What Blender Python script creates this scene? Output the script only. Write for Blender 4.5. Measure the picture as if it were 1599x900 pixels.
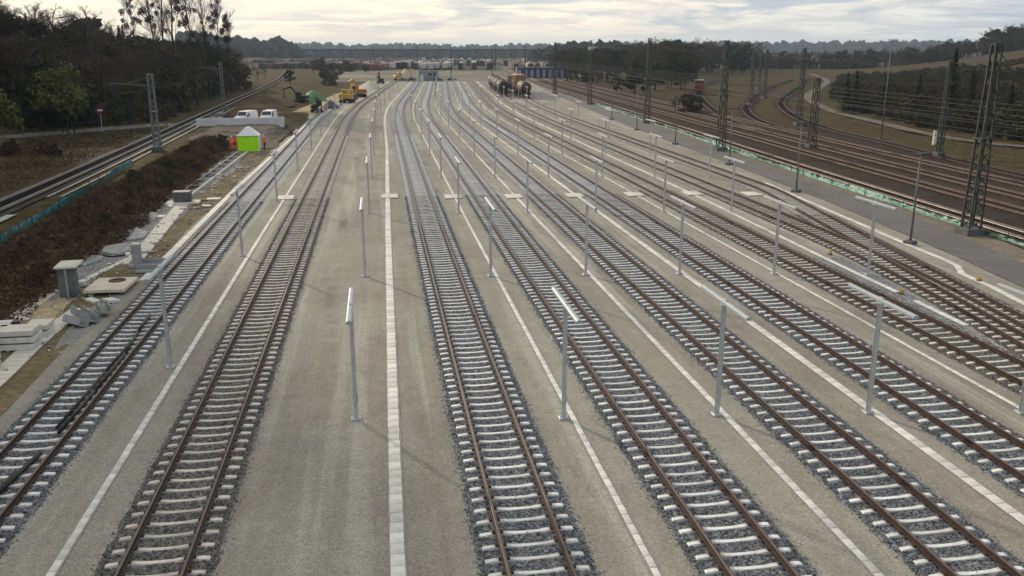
import bpy, math, random
from mathutils import Vector, Matrix
for o in list(bpy.data.objects): bpy.data.objects.remove(o, do_unlink=True)
scene = bpy.context.scene
C = scene.collection
random.seed(7)
RAD = math.radians
# ------------------------------------------------------------------ camera, sky, sun, exposure
cam_d = bpy.data.cameras.new('camera'); cam = bpy.data.objects.new('camera', cam_d); C.objects.link(cam)
cam.location = (0, 0, 12.0)
cam.rotation_euler = (RAD(90 - 15.406), 0, RAD(-8.689))
cam_d.sensor_width = 36.0; cam_d.lens = 36.0 * 1350 / 1599
cam_d.clip_start = 0.3; cam_d.clip_end = 20000
scene.camera = cam
SUN_AZ = RAD(-30.3); SUN_EL = RAD(19.5)      # azimuth measured from +Y towards +X
sun_dir = Vector((math.sin(SUN_AZ) * math.cos(SUN_EL), math.cos(SUN_AZ) * math.cos(SUN_EL), math.sin(SUN_EL)))
ld = bpy.data.lights.new('sun', 'SUN'); ld.energy = 3.1; ld.angle = RAD(2.0); ld.color = (1.0, 0.88, 0.70)
sun = bpy.data.objects.new('sun', ld); C.objects.link(sun)
sun.rotation_euler = (-sun_dir).to_track_quat('-Z', 'Y').to_euler()
world = bpy.data.worlds.new('World'); scene.world = world; world.use_nodes = True
def build_world():
    nt = world.node_tree; N = nt.nodes; Lk = nt.links; N.clear()
    def n(t, **k):
        x = N.new(t)
        for a, b in k.items(): setattr(x, a, b)
        return x
    out = n('ShaderNodeOutputWorld'); bg = n('ShaderNodeBackground')
    sky = n('ShaderNodeTexSky', sky_type='NISHITA', sun_disc=False, sun_elevation=SUN_EL, sun_rotation=SUN_AZ, air_density=1.2, dust_density=2.5, altitude=400)
    tc = n('ShaderNodeTexCoord'); sep = n('ShaderNodeSeparateXYZ'); Lk.new(tc.outputs['Generated'], sep.inputs[0])
    def math_(op, a, b=None, clamp=False):
        m = n('ShaderNodeMath', operation=op, use_clamp=clamp)
        for i, v in enumerate((a, b)):
            if v is None: continue
            if isinstance(v, (int, float)): m.inputs[i].default_value = v
            else: Lk.new(v, m.inputs[i])
        return m.outputs[0]
    zc = math_('ADD', math_('MAXIMUM', sep.outputs[2], 0.0), 0.09)
    cx = math_('DIVIDE', sep.outputs[0], zc); cy = math_('DIVIDE', sep.outputs[1], zc)
    comb = n('ShaderNodeCombineXYZ'); Lk.new(cx, comb.inputs[0]); Lk.new(cy, comb.inputs[1]); comb.inputs[2].default_value = 3.7
    def noise(scale, det, rough, dist):
        t = n('ShaderNodeTexNoise'); t.inputs['Scale'].default_value = scale; t.inputs['Detail'].default_value = det
        t.inputs['Roughness'].default_value = rough; t.inputs['Distortion'].default_value = dist
        Lk.new(comb.outputs[0], t.inputs['Vector']); return t.outputs['Fac']
    def ramp(x, a, b):
        m = n('ShaderNodeMapRange', interpolation_type='SMOOTHSTEP'); Lk.new(x, m.inputs[0]); m.inputs[1].default_value = a; m.inputs[2].default_value = b
        return m.outputs[0]
    def mix(f, a, b, mode='MIX'):
        m = n('ShaderNodeMix', data_type='RGBA', blend_type=mode)
        for i, v in ((0, f), (6, a), (7, b)):
            if isinstance(v, (int, float)): m.inputs[i].default_value = v
            elif isinstance(v, tuple): m.inputs[i].default_value = v + (1,)
            else: Lk.new(v, m.inputs[i])
        return m.outputs[2]
    cov = ramp(noise(0.85, 8, 0.58, 0.6), 0.40, 0.54)
    shade = ramp(noise(1.5, 8, 0.62, 0.8), 0.36, 0.64)
    dot = n('ShaderNodeVectorMath', operation='DOT_PRODUCT'); Lk.new(tc.outputs['Generated'], dot.inputs[0]); dot.inputs[1].default_value = sun_dir
    glow = ramp(dot.outputs['Value'], 0.30, 0.95)
    low = ramp(sep.outputs[2], 0.036, -0.004)
    cloud_a = mix(glow, (0.52, 0.54, 0.56), (0.88, 0.81, 0.68))
    cloud_b = mix(glow, (0.78, 0.77, 0.73), (1.20, 1.04, 0.76))
    cloud = mix(shade, cloud_a, cloud_b)
    haze = mix(glow, (0.66, 0.66, 0.62), (1.10, 0.93, 0.63))
    skyc = mix(0.72, mix(1.0, sky.outputs[0], (0.09, 0.09, 0.09), 'MULTIPLY'), (0.36, 0.48, 0.66))
    c1 = mix(math_('ADD', math_('MULTIPLY', cov, 0.72), 0.24), skyc, cloud)
    c2 = mix(math_('MULTIPLY', low, 0.8), c1, haze)
    Lk.new(c2, bg.inputs[0]); bg.inputs[1].default_value = 1.0
    Lk.new(bg.outputs[0], out.inputs[0])
build_world()
vs = scene.view_settings; vs.view_transform = 'Standard'; vs.look = 'None'; vs.exposure = 0.22; vs.gamma = 1.0; vs.use_curve_mapping = False
scene.render.resolution_x = 1024; scene.render.resolution_y = 576
scene.cycles.max_bounces = 5; scene.cycles.transparent_max_bounces = 4

# ------------------------------------------------------------------ materials
MATS = {}
def M(name, col, rough=0.85, var=0.15, scale=6.0, bump=0.0, bscale=None, metal=0.0, col2=None, fine=0.0, fscale=60.0, orand=0.0, coord='Object', lo=0.35, hi=0.65, spec=0.3, speckle=None):
    if name in MATS: return MATS[name]
    m = bpy.data.materials.new(name); m.use_nodes = True; nt = m.node_tree; N = nt.nodes; Lk = nt.links
    b = N['Principled BSDF']; b.inputs['Roughness'].default_value = rough; b.inputs['Metallic'].default_value = metal
    b.inputs['Specular IOR Level'].default_value = 0.02 if (rough >= 0.95 or name.startswith('leaf')) else spec
    tc = N.new('ShaderNodeTexCoord')
    geo = N.new('ShaderNodeNewGeometry')
    vec = geo.outputs['Position'] if coord == 'World' else tc.outputs[coord]
    def noise(s, det=4):
        t = N.new('ShaderNodeTexNoise'); t.inputs['Scale'].default_value = s; t.inputs['Detail'].default_value = det; t.inputs['Roughness'].default_value = 0.6
        Lk.new(vec, t.inputs['Vector']); return t.outputs['Fac']
    def rmp(x, a, bb, c, d):
        r = N.new('ShaderNodeMapRange'); Lk.new(x, r.inputs[0])
        for i, v in enumerate((a, bb, c, d)): r.inputs[i + 1].default_value = v
        return r.outputs[0]
    def mixc(f, a, bb, mode='MIX'):
        x = N.new('ShaderNodeMix'); x.data_type = 'RGBA'; x.blend_type = mode
        for i, v in ((0, f), (6, a), (7, bb)):
            if isinstance(v, (int, float)): x.inputs[i].default_value = v
            elif isinstance(v, tuple): x.inputs[i].default_value = v + (1,)
            else: Lk.new(v, x.inputs[i])
        return x.outputs[2]
    c2 = col2 if col2 else tuple(max(0, c * (1 - 2 * var)) for c in col)
    c = mixc(rmp(noise(scale, 6), lo, hi, 0, 1), col, c2)
    def grey(v):
        cc = N.new('ShaderNodeCombineColor')
        for i in range(3): Lk.new(v, cc.inputs[i])
        return cc.outputs[0]
    if fine: c = mixc(1.0, c, grey(rmp(noise(fscale, 3), 0.3, 0.7, 1 - fine, 1 + fine)), 'MULTIPLY')
    if speckle:
        vo = N.new('ShaderNodeTexVoronoi'); vo.inputs['Scale'].default_value = speckle[0]; Lk.new(vec, vo.inputs['Vector'])
        sx = N.new('ShaderNodeSeparateColor'); Lk.new(vo.outputs['Color'], sx.inputs[0])
        c = mixc(1.0, c, grey(rmp(sx.outputs[0], 0, 1, speckle[1], speckle[2])), 'MULTIPLY')
    if orand:
        oi = N.new('ShaderNodeObjectInfo'); c = mixc(1.0, c, grey(rmp(oi.outputs['Random'], 0, 1, 1 - orand, 1 + orand)), 'MULTIPLY')
    Lk.new(c, b.inputs['Base Color'])
    if bump:
        bp = N.new('ShaderNodeBump'); bp.inputs['Strength'].default_value = bump; bp.inputs['Distance'].default_value = 0.05
        Lk.new(noise(bscale or scale * 8, 5), bp.inputs['Height']); Lk.new(bp.outputs[0], b.inputs['Normal'])
    MATS[name] = m; return m

def sand_material():
    """compacted crushed stone of the walkways: patches, tyre streaks along the tracks, fine grains"""
    m = bpy.data.materials.new('compacted_gravel'); m.use_nodes = True; nt = m.node_tree; N = nt.nodes; Lk = nt.links; b = N['Principled BSDF']
    b.inputs['Roughness'].default_value = 0.95; b.inputs['Specular IOR Level'].default_value = 0.05
    geo = N.new('ShaderNodeNewGeometry')
    def noise(s, det, sc=(1, 1, 1), rough=0.6):
        mp = N.new('ShaderNodeMapping'); mp.inputs['Scale'].default_value = sc; Lk.new(geo.outputs['Position'], mp.inputs[0])
        t = N.new('ShaderNodeTexNoise'); t.inputs['Scale'].default_value = s; t.inputs['Detail'].default_value = det; t.inputs['Roughness'].default_value = rough
        Lk.new(mp.outputs[0], t.inputs['Vector']); return t.outputs['Fac']
    def rmp(x, a, bb, c, d):
        r = N.new('ShaderNodeMapRange'); Lk.new(x, r.inputs[0])
        for i, v in enumerate((a, bb, c, d)): r.inputs[i + 1].default_value = v
        return r.outputs[0]
    def mixc(f, a, bb, mode='MIX'):
        x = N.new('ShaderNodeMix'); x.data_type = 'RGBA'; x.blend_type = mode
        for i, v in ((0, f), (6, a), (7, bb)):
            if isinstance(v, (int, float)): x.inputs[i].default_value = v
            elif isinstance(v, tuple): x.inputs[i].default_value = v + (1,)
            else: Lk.new(v, x.inputs[i])
        return x.outputs[2]
    def grey(v):
        cc = N.new('ShaderNodeCombineColor')
        for i in range(3): Lk.new(v, cc.inputs[i])
        return cc.outputs[0]
    c = mixc(rmp(noise(0.22, 6), 0.35, 0.65, 0, 1), (0.296, 0.287, 0.246), (0.258, 0.237, 0.203))
    c = mixc(rmp(noise(0.5, 6, (1, 0.07, 1)), 0.46, 0.72, 0, 0.6), c, (0.305, 0.304, 0.266))
    c = mixc(rmp(noise(0.11, 8, (1, 0.5, 1), 0.7), 0.48, 0.64, 0, 0.85), c, (0.215, 0.196, 0.168))
    c = mixc(rmp(noise(0.9, 5, (1, 0.025, 1), 0.5), 0.53, 0.62, 0, 0.7), c, (0.37, 0.36, 0.315))
    c = mixc(rmp(noise(0.6, 7, (1, 0.35, 1), 0.7), 0.57, 0.70, 0, 0.7), c, (0.195, 0.185, 0.155))
    c = mixc(1.0, c, grey(rmp(noise(1.6, 6), 0.3, 0.7, 0.92, 1.08)), 'MULTIPLY')
    c = mixc(1.0, c, grey(rmp(noise(2.2, 4, (1, 0.04, 1)), 0.3, 0.7, 0.92, 1.07)), 'MULTIPLY')
    c = mixc(1.0, c, grey(rmp(noise(22, 4, rough=0.75), 0.3, 0.7, 0.70, 1.3)), 'MULTIPLY')
    c = mixc(1.0, c, grey(rmp(noise(7, 5, rough=0.75), 0.32, 0.68, 0.86, 1.14)), 'MULTIPLY')
    vo = N.new('ShaderNodeTexVoronoi'); vo.inputs['Scale'].default_value = 38; Lk.new(geo.outputs['Position'], vo.inputs['Vector'])
    sx = N.new('ShaderNodeSeparateColor'); Lk.new(vo.outputs['Color'], sx.inputs[0])
    c = mixc(1.0, c, grey(rmp(sx.outputs[0], 0, 1, 0.72, 1.28)), 'MULTIPLY')
    Lk.new(c, b.inputs['Base Color'])
    bp = N.new('ShaderNodeBump'); bp.inputs['Strength'].default_value = 0.5; bp.inputs['Distance'].default_value = 0.03
    Lk.new(noise(14, 6, rough=0.7), bp.inputs['Height']); Lk.new(bp.outputs[0], b.inputs['Normal'])
    MATS['sand'] = m; return m
sand = sand_material()
concrete = M('concrete_light', (0.69, 0.68, 0.635), 0.65, 0.13, 3, 0.2, 30, orand=0.17, fine=0.1, fscale=25)
slab_white = M('concrete_white', (0.66, 0.63, 0.56), 0.9, 0.12, 1.5, 0.2, 30, orand=0.08, fine=0.12, fscale=18)
conc_grey = M('concrete_grey', (0.33, 0.34, 0.34), 0.9, 0.15, 2, 0.2, 30, orand=0.1)
conc_dark = M('concrete_dark', (0.13, 0.13, 0.135), 0.9, 0.2, 2, 0.2, 30)
sleeper_m = M('sleeper_concrete', (0.76, 0.76, 0.75), 0.55, 0.14, 5, 0.2, 40, orand=0.16, fine=0.12, fscale=30)
sleeper_tan = M('sleeper_concrete_tan', (0.69, 0.65, 0.57), 0.6, 0.16, 5, 0.2, 40, orand=0.18, fine=0.14, fscale=30)
sleeper_brown = M('sleeper_old', (0.072, 0.052, 0.043), 0.95, 0.25, 3, orand=0.2)
def rust_stain(m):
    nt = m.node_tree; N = nt.nodes; Lk = nt.links; b = N['Principled BSDF']; src = b.inputs['Base Color'].links[0].from_socket
    tc = N.new('ShaderNodeTexCoord'); sp = N.new('ShaderNodeSeparateXYZ'); Lk.new(tc.outputs['Object'], sp.inputs[0])
    def mt(op, a, bb=None):
        q = N.new('ShaderNodeMath'); q.operation = op
        for i, v in enumerate((a, bb)):
            if v is None: continue
            if isinstance(v, (int, float)): q.inputs[i].default_value = v
            else: Lk.new(v, q.inputs[i])
        return q.outputs[0]
    d = mt('ABSOLUTE', mt('SUBTRACT', mt('ABSOLUTE', sp.outputs[0]), 0.753))
    mr = N.new('ShaderNodeMapRange'); Lk.new(d, mr.inputs[0]); mr.inputs[1].default_value = 0.07; mr.inputs[2].default_value = 0.26; mr.inputs[3].default_value = 0.75; mr.inputs[4].default_value = 0.0
    oi = N.new('ShaderNodeObjectInfo'); f = mt('MULTIPLY', mr.outputs[0], mt('ADD', mt('MULTIPLY', oi.outputs['Random'], 0.7), 0.3))
    x = N.new('ShaderNodeMix'); x.data_type = 'RGBA'; Lk.new(f, x.inputs[0]); Lk.new(src, x.inputs[6]); x.inputs[7].default_value = (0.20, 0.13, 0.09, 1); Lk.new(x.outputs[2], b.inputs['Base Color'])
rust_stain(sleeper_m); rust_stain(sleeper_tan)
rail_m = M('rail_rust', (0.062, 0.040, 0.032), 0.5, 0.2, 2.5, col2=(0.045, 0.029, 0.024), fine=0.15, fscale=15, spec=0.2)
rail_head = M('rail_head', (0.125, 0.092, 0.078), 0.45, 0.2, 1.2, col2=(0.085, 0.058, 0.047), fine=0.12, fscale=6, spec=0.35)  # paler than the rail sides: the sheen on top is put into the colour
rail_dark = M('rail_dark', (0.060, 0.040, 0.032), 0.5, 0.2, 1.5)
rail_bright = M('rail_bright', (0.42, 0.36, 0.34), 0.32, 0.15, 1.5, metal=0.6)
clip_m = M('clip_iron', (0.055, 0.036, 0.030), 0.7, 0.2, 9)
ball_blue = M('ballast_blue', (0.142, 0.147, 0.162), 0.8, 0.15, 0.7, 0.7, 24, coord='World', speckle=(19, 0.22, 2.6), spec=0.4)
ball_tan = M('ballast_tan', (0.158, 0.155, 0.148), 0.85, 0.15, 0.7, 0.7, 24, coord='World', speckle=(17, 0.4, 2.0), spec=0.3)
ball_brown = M('ballast_brown', (0.038, 0.028, 0.024), 0.95, 0.2, 0.35, 0.5, 10, coord='World', speckle=(9, 0.6, 1.5), col2=(0.050, 0.038, 0.031))
asphalt = M('asphalt', (0.105, 0.100, 0.100), 0.9, 0.12, 0.25, 0.2, 30, coord='World', fine=0.12, fscale=4, col2=(0.135, 0.128, 0.122))
galv = M('galvanised_steel', (0.52, 0.54, 0.56), 0.5, 0.10, 4, metal=0.35, orand=0.06)
lamp_white = M('lamp_housing', (0.38, 0.42, 0.46), 0.42, 0.06, 3, metal=0.15)
lamp_under = M('lamp_diffuser', (0.55, 0.56, 0.55), 0.4, 0.03, 3)
steel_dark = M('steel_green_grey', (0.052, 0.062, 0.056), 0.65, 0.2, 1.2, metal=0.2, orand=0.12)
steel_grey = M('steel_mast_grey', (0.17, 0.18, 0.18), 0.6, 0.15, 1.2)
mesh_green = M('net_green', (0.12, 0.30, 0.24), 0.8, 0.25, 0.7, col2=(0.38, 0.54, 0.47), fine=0.15, fscale=10)
mesh_teal = M('net_teal', (0.010, 0.095, 0.105), 0.7, 0.2, 0.8, col2=(0.02, 0.15, 0.15))
black_pipe = M('black_plastic', (0.012, 0.012, 0.014), 0.45, 0.1, 4)
white_paint = M('white_paint', (0.74, 0.75, 0.76), 0.35, 0.04, 2, spec=0.5)
yellow_paint = M('yellow_paint', (0.55, 0.33, 0.02), 0.5, 0.2, 1.5, spec=0.4)
orange_paint = M('orange_paint', (0.42, 0.15, 0.04), 0.55, 0.2, 1.5)
red_paint = M('red_paint', (0.17, 0.028, 0.024), 0.55, 0.2, 1.0)
glass_dark = M('glass_dark', (0.02, 0.024, 0.028), 0.12, 0.0, 2, spec=0.6)
rubber = M('rubber', (0.014, 0.014, 0.014), 0.85, 0.1, 8)
tank_brown = M('tank_brown', (0.030, 0.016, 0.013), 0.75, 0.25, 0.5, spec=0.6)
tank_tan = M('tank_tan', (0.30, 0.15, 0.075), 0.5, 0.2, 0.5, spec=0.5)
blue_paint = M('blue_paint', (0.045, 0.05, 0.10), 0.6, 0.15, 0.5)
hivis_o = M('hivis_orange', (0.85, 0.14, 0.02), 0.8, 0.06, 6)
neon = M('neon_yellow', (0.42, 0.95, 0.0), 0.7, 0.05, 3)
skin_m = M('skin', (0.50, 0.30, 0.21), 0.6, 0.05, 8)
navy = M('navy_cloth', (0.02, 0.022, 0.035), 0.85, 0.1, 6)
bark = M('bark', (0.045, 0.037, 0.030), 0.95, 0.2, 3, orand=0.2)
bark_pale = M('bark_pale', (0.14, 0.12, 0.10), 0.95, 0.25, 2, orand=0.2)
twig = M('twigs', (0.058, 0.045, 0.035), 0.95, 0.25, 0.6, orand=0.35, col2=(0.072, 0.062, 0.042))
leaf_olive = M('leaf_olive', (0.068, 0.070, 0.032), 0.8, 0.25, 0.8, orand=0.25, col2=(0.050, 0.054, 0.024))
leaf_pale = M('leaf_spring', (0.125, 0.130, 0.045), 0.8, 0.25, 0.8, col2=(0.07, 0.075, 0.025), orand=0.2)
leaf_dark = M('leaf_dark', (0.036, 0.046, 0.026), 0.85, 0.25, 0.7, orand=0.3, col2=(0.055, 0.060, 0.032))
mistle = M('mistletoe_leaf', (0.020, 0.022, 0.012), 0.85, 0.2, 2)
bramble = M('bramble', (0.078, 0.044, 0.033), 0.95, 0.3, 0.30, coord='World', col2=(0.125, 0.095, 0.052), fine=0.35, fscale=2.0)
grass_m = M('grass_dry', (0.060, 0.056, 0.026), 0.95, 0.25, 0.035, 0.5, 3, coord='World', col2=(0.072, 0.048, 0.030), fine=0.35, fscale=0.6)
soil = M('soil', (0.195, 0.155, 0.095), 0.95, 0.2, 0.35, 0.6, 6, coord='World', col2=(0.135, 0.112, 0.066), fine=0.3, fscale=3)
soil_pale = M('soil_pale', (0.44, 0.36, 0.24), 0.95, 0.2, 0.9, 0.6, 8, coord='World', col2=(0.28, 0.22, 0.13), fine=0.2, fscale=5)
rubble_m = M('grey_fill', (0.20, 0.20, 0.205), 0.95, 0.2, 0.6, 0.7, 7, coord='World', col2=(0.27, 0.265, 0.25), fine=0.25, fscale=4)
far_ground = M('far_gravel', (0.24, 0.225, 0.19), 0.95, 0.2, 0.02, coord='World', col2=(0.13, 0.12, 0.09), fine=0.2, fscale=0.15)
far_wood = M('far_wood', (0.030, 0.036, 0.034), 0.95, 0.2, 0.02, coord='World', col2=(0.045, 0.048, 0.040))

# ------------------------------------------------------------------ mesh helpers
class MB:
    def __init__(s): s.v = []; s.f = []; s.m = []
    def add(s, vs_, fs, mi=0):
        o = len(s.v); s.v += [tuple(p) for p in vs_]; s.f += [tuple(i + o for i in f) for f in fs]; s.m += [mi] * len(fs); return s
    def box(s, c, d, rz=0.0, mi=0, taper=1.0, tilt=None):
        x, y, z = (k / 2 for k in d); P = []
        for zz, t in ((-z, 1.0), (z, taper)):
            for a, b in ((-1, -1), (1, -1), (1, 1), (-1, 1)): P.append(Vector((a * x * t, b * y * t, zz)))
        Mx = Matrix.Rotation(rz, 4, 'Z')
        if tilt: Mx = Mx @ Matrix.Rotation(tilt[1], 4, tilt[0])
        P = [Mx @ p + Vector(c) for p in P]
        return s.add(P, [(0, 3, 2, 1), (4, 5, 6, 7), (0, 1, 5, 4), (1, 2, 6, 5), (2, 3, 7, 6), (3, 0, 4, 7)], mi)
    def bevbox(s, c, d, b=0.02, rz=0.0, mi=0):
        x, y, z = (k / 2 for k in d); Mx = Matrix.Rotation(rz, 4, 'Z'); P = []
        for zz, ins in ((-z, 0), (z - b, 0), (z, b)):
            for a, bb in ((-1, -1), (1, -1), (1, 1), (-1, 1)): P.append(Mx @ Vector((a * (x - ins), bb * (y - ins), zz)) + Vector(c))
        F = [(0, 3, 2, 1), (8, 9, 10, 11)]
        for k in (0, 4):
            for i in range(4): j = (i + 1) % 4; F.append((k + i, k + j, k + 4 + j, k + 4 + i))
        return s.add(P, F, mi)
    def tube(s, p0, p1, r0, r1=None, n=6, mi=0, caps=True):
        p0 = Vector(p0); p1 = Vector(p1); r1 = r0 if r1 is None else r1; d = (p1 - p0)
        if d.length < 1e-6: return s
        q = d.to_track_quat('Z', 'Y'); P = []
        for p, r in ((p0, r0), (p1, r1)):
            for i in range(n): a = 2 * math.pi * i / n; P.append(p + q @ Vector((math.cos(a) * r, math.sin(a) * r, 0)))
        F = [(i, (i + 1) % n, n + (i + 1) % n, n + i) for i in range(n)]
        if caps: F += [tuple(range(n))[::-1], tuple(range(n, 2 * n))]
        return s.add(P, F, mi)
    def poly_tube(s, pts, r, n=6, mi=0):
        for a, b in zip(pts[:-1], pts[1:]): s.tube(a, b, r, r, n, mi)
        return s
    def lathe(s, prof, n=16, axis='X', c=(0, 0, 0), mi=0):
        P = []
        for (t, r) in prof:
            for i in range(n):
                a = 2 * math.pi * i / n; q = (t, r * math.cos(a), r * math.sin(a)) if axis == 'X' else ((r * math.cos(a), t, r * math.sin(a)) if axis == 'Y' else (r * math.cos(a), r * math.sin(a), t))
                P.append(Vector(q) + Vector(c))
        F = []
        for k in range(len(prof) - 1):
            for i in range(n): j = (i + 1) % n; F.append((k * n + i, k * n + j, (k + 1) * n + j, (k + 1) * n + i))
        F += [tuple(range(n))[::-1], tuple(range((len(prof) - 1) * n, len(prof) * n))]
        return s.add(P, F, mi)
    def prism(s, prof, y0, y1, mi=0, in0=1.0):
        n = len(prof); cxx = sum(p[0] for p in prof) / n; P = [(x, y0, z) for x, z in prof] + [(x, y1, z) for x, z in prof]
        F = [(i, (i + 1) % n, n + (i + 1) % n, n + i) for i in range(n)] + [tuple(range(n))[::-1], tuple(range(n, 2 * n))]
        return s.add(P, F, mi)
    def sheet(s, A, B, za, zb=None, mi=0):
        zb = za if zb is None else zb; n = len(A)
        P = [(a[0], a[1], (a[2] if len(a) > 2 else za)) for a in A] + [(b[0], b[1], (b[2] if len(b) > 2 else zb)) for b in B]
        return s.add(P, [(i, n + i, n + i + 1, i + 1) for i in range(n - 1)], mi)
    def mesh(s, name, mats, smooth=False):
        me = bpy.data.meshes.new(name); me.from_pydata(s.v, [], s.f)
        for m in (mats if isinstance(mats, (list, tuple)) else [mats]): me.materials.append(m)
        if any(s.m): me.polygons.foreach_set('material_index', s.m)
        if smooth: me.polygons.foreach_set('use_smooth', [True] * len(s.f))
        me.validate(); me.update(); return me
    def build(s, name, mats, parent=None, kind=None, smooth=False, loc=None):
        o = bpy.data.objects.new(name, s.mesh(name, mats, smooth)); C.objects.link(o)
        if parent: o.parent = parent
        if loc: o.location = loc
        if kind: o['kind'] = kind
        return o
def thing(name, label, cat, loc=(0, 0, 0), rz=0.0, group=None):
    o = bpy.data.objects.new(name, None); C.objects.link(o); o.empty_display_size = 0.2
    o.location = loc; o.rotation_euler = (0, 0, rz); o['label'] = label; o['category'] = cat
    if group: o['group'] = group
    return o
def tag(o, label, cat, group=None):
    o['label'] = label; o['category'] = cat
    if group: o['group'] = group
    return o
def copy_tree(o, parent=None):
    c = o.copy(); C.objects.link(c); c.parent = parent
    for ch in list(o.children): copy_tree(ch, c)
    return c
def inst(me, name, loc, rz=0.0, parent=None, sc=None, rx=0.0, ry=0.0):
    o = bpy.data.objects.new(name, me); C.objects.link(o); o.location = loc; o.rotation_euler = (rx, ry, rz)
    if parent: o.parent = parent
    if sc: o.scale = sc if isinstance(sc, tuple) else (sc, sc, sc)
    return o
def smooth01(a, b, x):
    t = min(1, max(0, (x - a) / (b - a))); return t * t * (3 - 2 * t)
def interp(tab, v):
    if v <= tab[0][0]: return tab[0][1]
    for (a, x), (b, y) in zip(tab[:-1], tab[1:]):
        if v <= b: return x + (y - x) * (v - a) / (b - a)
    return tab[-1][1]
def catmull(P, step=3.0):
    out = []
    for i in range(len(P) - 1):
        p0 = P[max(i - 1, 0)]; p1 = P[i]; p2 = P[i + 1]; p3 = P[min(i + 2, len(P) - 1)]
        n = max(1, int(math.dist(p1, p2) / step))
        for k in range(n):
            t = k / n
            out.append(tuple(0.5 * (2 * b + (c - a) * t + (2 * a - 5 * b + 4 * c - d) * t * t + (-a + 3 * b - 3 * c + d) * t ** 3) for a, b, c, d in zip(p0, p1, p2, p3)))
    out.append(tuple(P[-1])); return out
def shift(path, d):
    """path moved sideways (positive to the right of its direction)"""
    out = []; n = len(path)
    for i, p in enumerate(path):
        a = path[max(0, i - 1)]; b = path[min(n - 1, i + 1)]; dx = b[0] - a[0]; dy = b[1] - a[1]; l = math.hypot(dx, dy) or 1
        dd = d[i] if isinstance(d, list) else d
        out.append((p[0] + dy / l * dd, p[1] - dx / l * dd))
    return out
def walk(path, step, s0=0.0):
    """points every step metres: (x, y, heading)"""
    res = []; s = s0; acc = 0.0
    for a, b in zip(path[:-1], path[1:]):
        l = math.dist(a, b)
        while s <= acc + l and l > 0:
            t = (s - acc) / l; res.append((a[0] + (b[0] - a[0]) * t, a[1] + (b[1] - a[1]) * t, math.atan2(-(b[0] - a[0]), b[1] - a[1]))); s += step
        acc += l
    return res
# ------------------------------------------------------------------ layout of the yard (X across the tracks, Y along them)
def off(v):
    """all yard tracks swing to the right towards the throat"""
    a, b, sl = 146.0, 213.0, 0.070
    if v <= a: c = 0
    elif v < b: c = sl * (v - a) ** 2 / (2 * (b - a))
    else: c = sl * (b - a) / 2 + sl * (v - b)
    return c + 0.003 * max(0, v - 60)
def G_u(v): return 29.06 + off(v) - (0.0036 * (55 - v) ** 2 if v < 55 else 0)
def H_u(v):
    x = 74 - v
    return 33.9 + off(v) - (0 if x < 0 else (0.15 * x * x / 10 if x < 5 else 0.15 * x - 0.375))
TRACKS = [(-10.97, 10, 206), (-5.69, 6, 352), (3.36, 6, 352), (8.47, 6, 352), (13.62, 8, 352), (18.68, 12, 352), (23.86, 18, 352)]
def ypath(u0, v0, v1):
    P = []; v = v0
    while v < v1:
        P.append((u0 + off(v), v)); v += 4.0
    P.append((u0 + off(v1), v1)); return P
def fpath(fn, v0, v1, st=3.0):
    P = []; v = v0
    while v < v1: P.append((fn(v), v)); v += st
    P.append((fn(v1), v1)); return P
ROAD_L = [(0, 30.5), (25, 32.0), (39, 33.0), (45, 34.0), (52, 34.8), (65, 36.2), (79, 37.1), (99, 38.4), (129, 39.8), (165, 42.6), (220, 47.0), (300, 55.0), (360, 62.0)]
ROAD_R = [(0, 33.6), (25, 35.0), (39, 36.0), (43, 36.6), (51, 38.2), (59, 39.4), (65, 39.9), (82, 40.6), (99, 41.8), (128, 43.6), (170, 46.9), (220, 51.0), (300, 59.0), (360, 66.0)]
# ------------------------------------------------------------------ terrain
FOOT = [(0, 74), (60, 74), (100, 84), (140, 93), (171, 100), (220, 121), (276, 155), (338, 191), (432, 235), (700, 340), (1200, 420)]
def hgt(u, v):
    z = -0.06
    # bank of the running line on the left and the plateau where the vans stand
    w = 5.0; edge = -17.0
    zl = 1.2 * smooth01(0, w, edge - u)
    pl = smooth01(117, 134, v) * (1 - smooth01(160, 185, v)) * smooth01(0, 1.8, -13.6 + off(v) - u) * 1.2
    z += max(zl, pl) if u < -13 else 0
    # wooded hill on the left
    d = -u - 46 - 0.03 * max(0, v - 100)
    hl = 16 * smooth01(0, 75, d) * smooth01(40, 130, v) * (1 - 0.75 * smooth01(170, 330, v)); hl += 5 * smooth01(60, 300, d)
    hl += 40 * smooth01(22.8, 27.5, math.degrees(math.atan2(-u, max(v, 1)))) * smooth01(90, 150, math.hypot(u, v)) * (1 - smooth01(260, 420, math.hypot(u, v)))  # unseen rise beyond the left of the view, heightened to shade the embankment meadow
    z += hl if u < -40 else 0
    # grassy hill on the right
    if u > 50:
        ft = interp(FOOT, v)
        d = u - ft
        hz_ = 1 - smooth01(430, 640, v)
        z += hz_ * (15.5 + 1.5 * math.sin(u * .013 + v * .02)) * smooth01(0, 120 + v * 0.12, d)
        if d > 0: z += 0.9 * math.sin(u * 0.07 + v * 0.04) * smooth01(0, 60, d) * hz_
    return z
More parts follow.
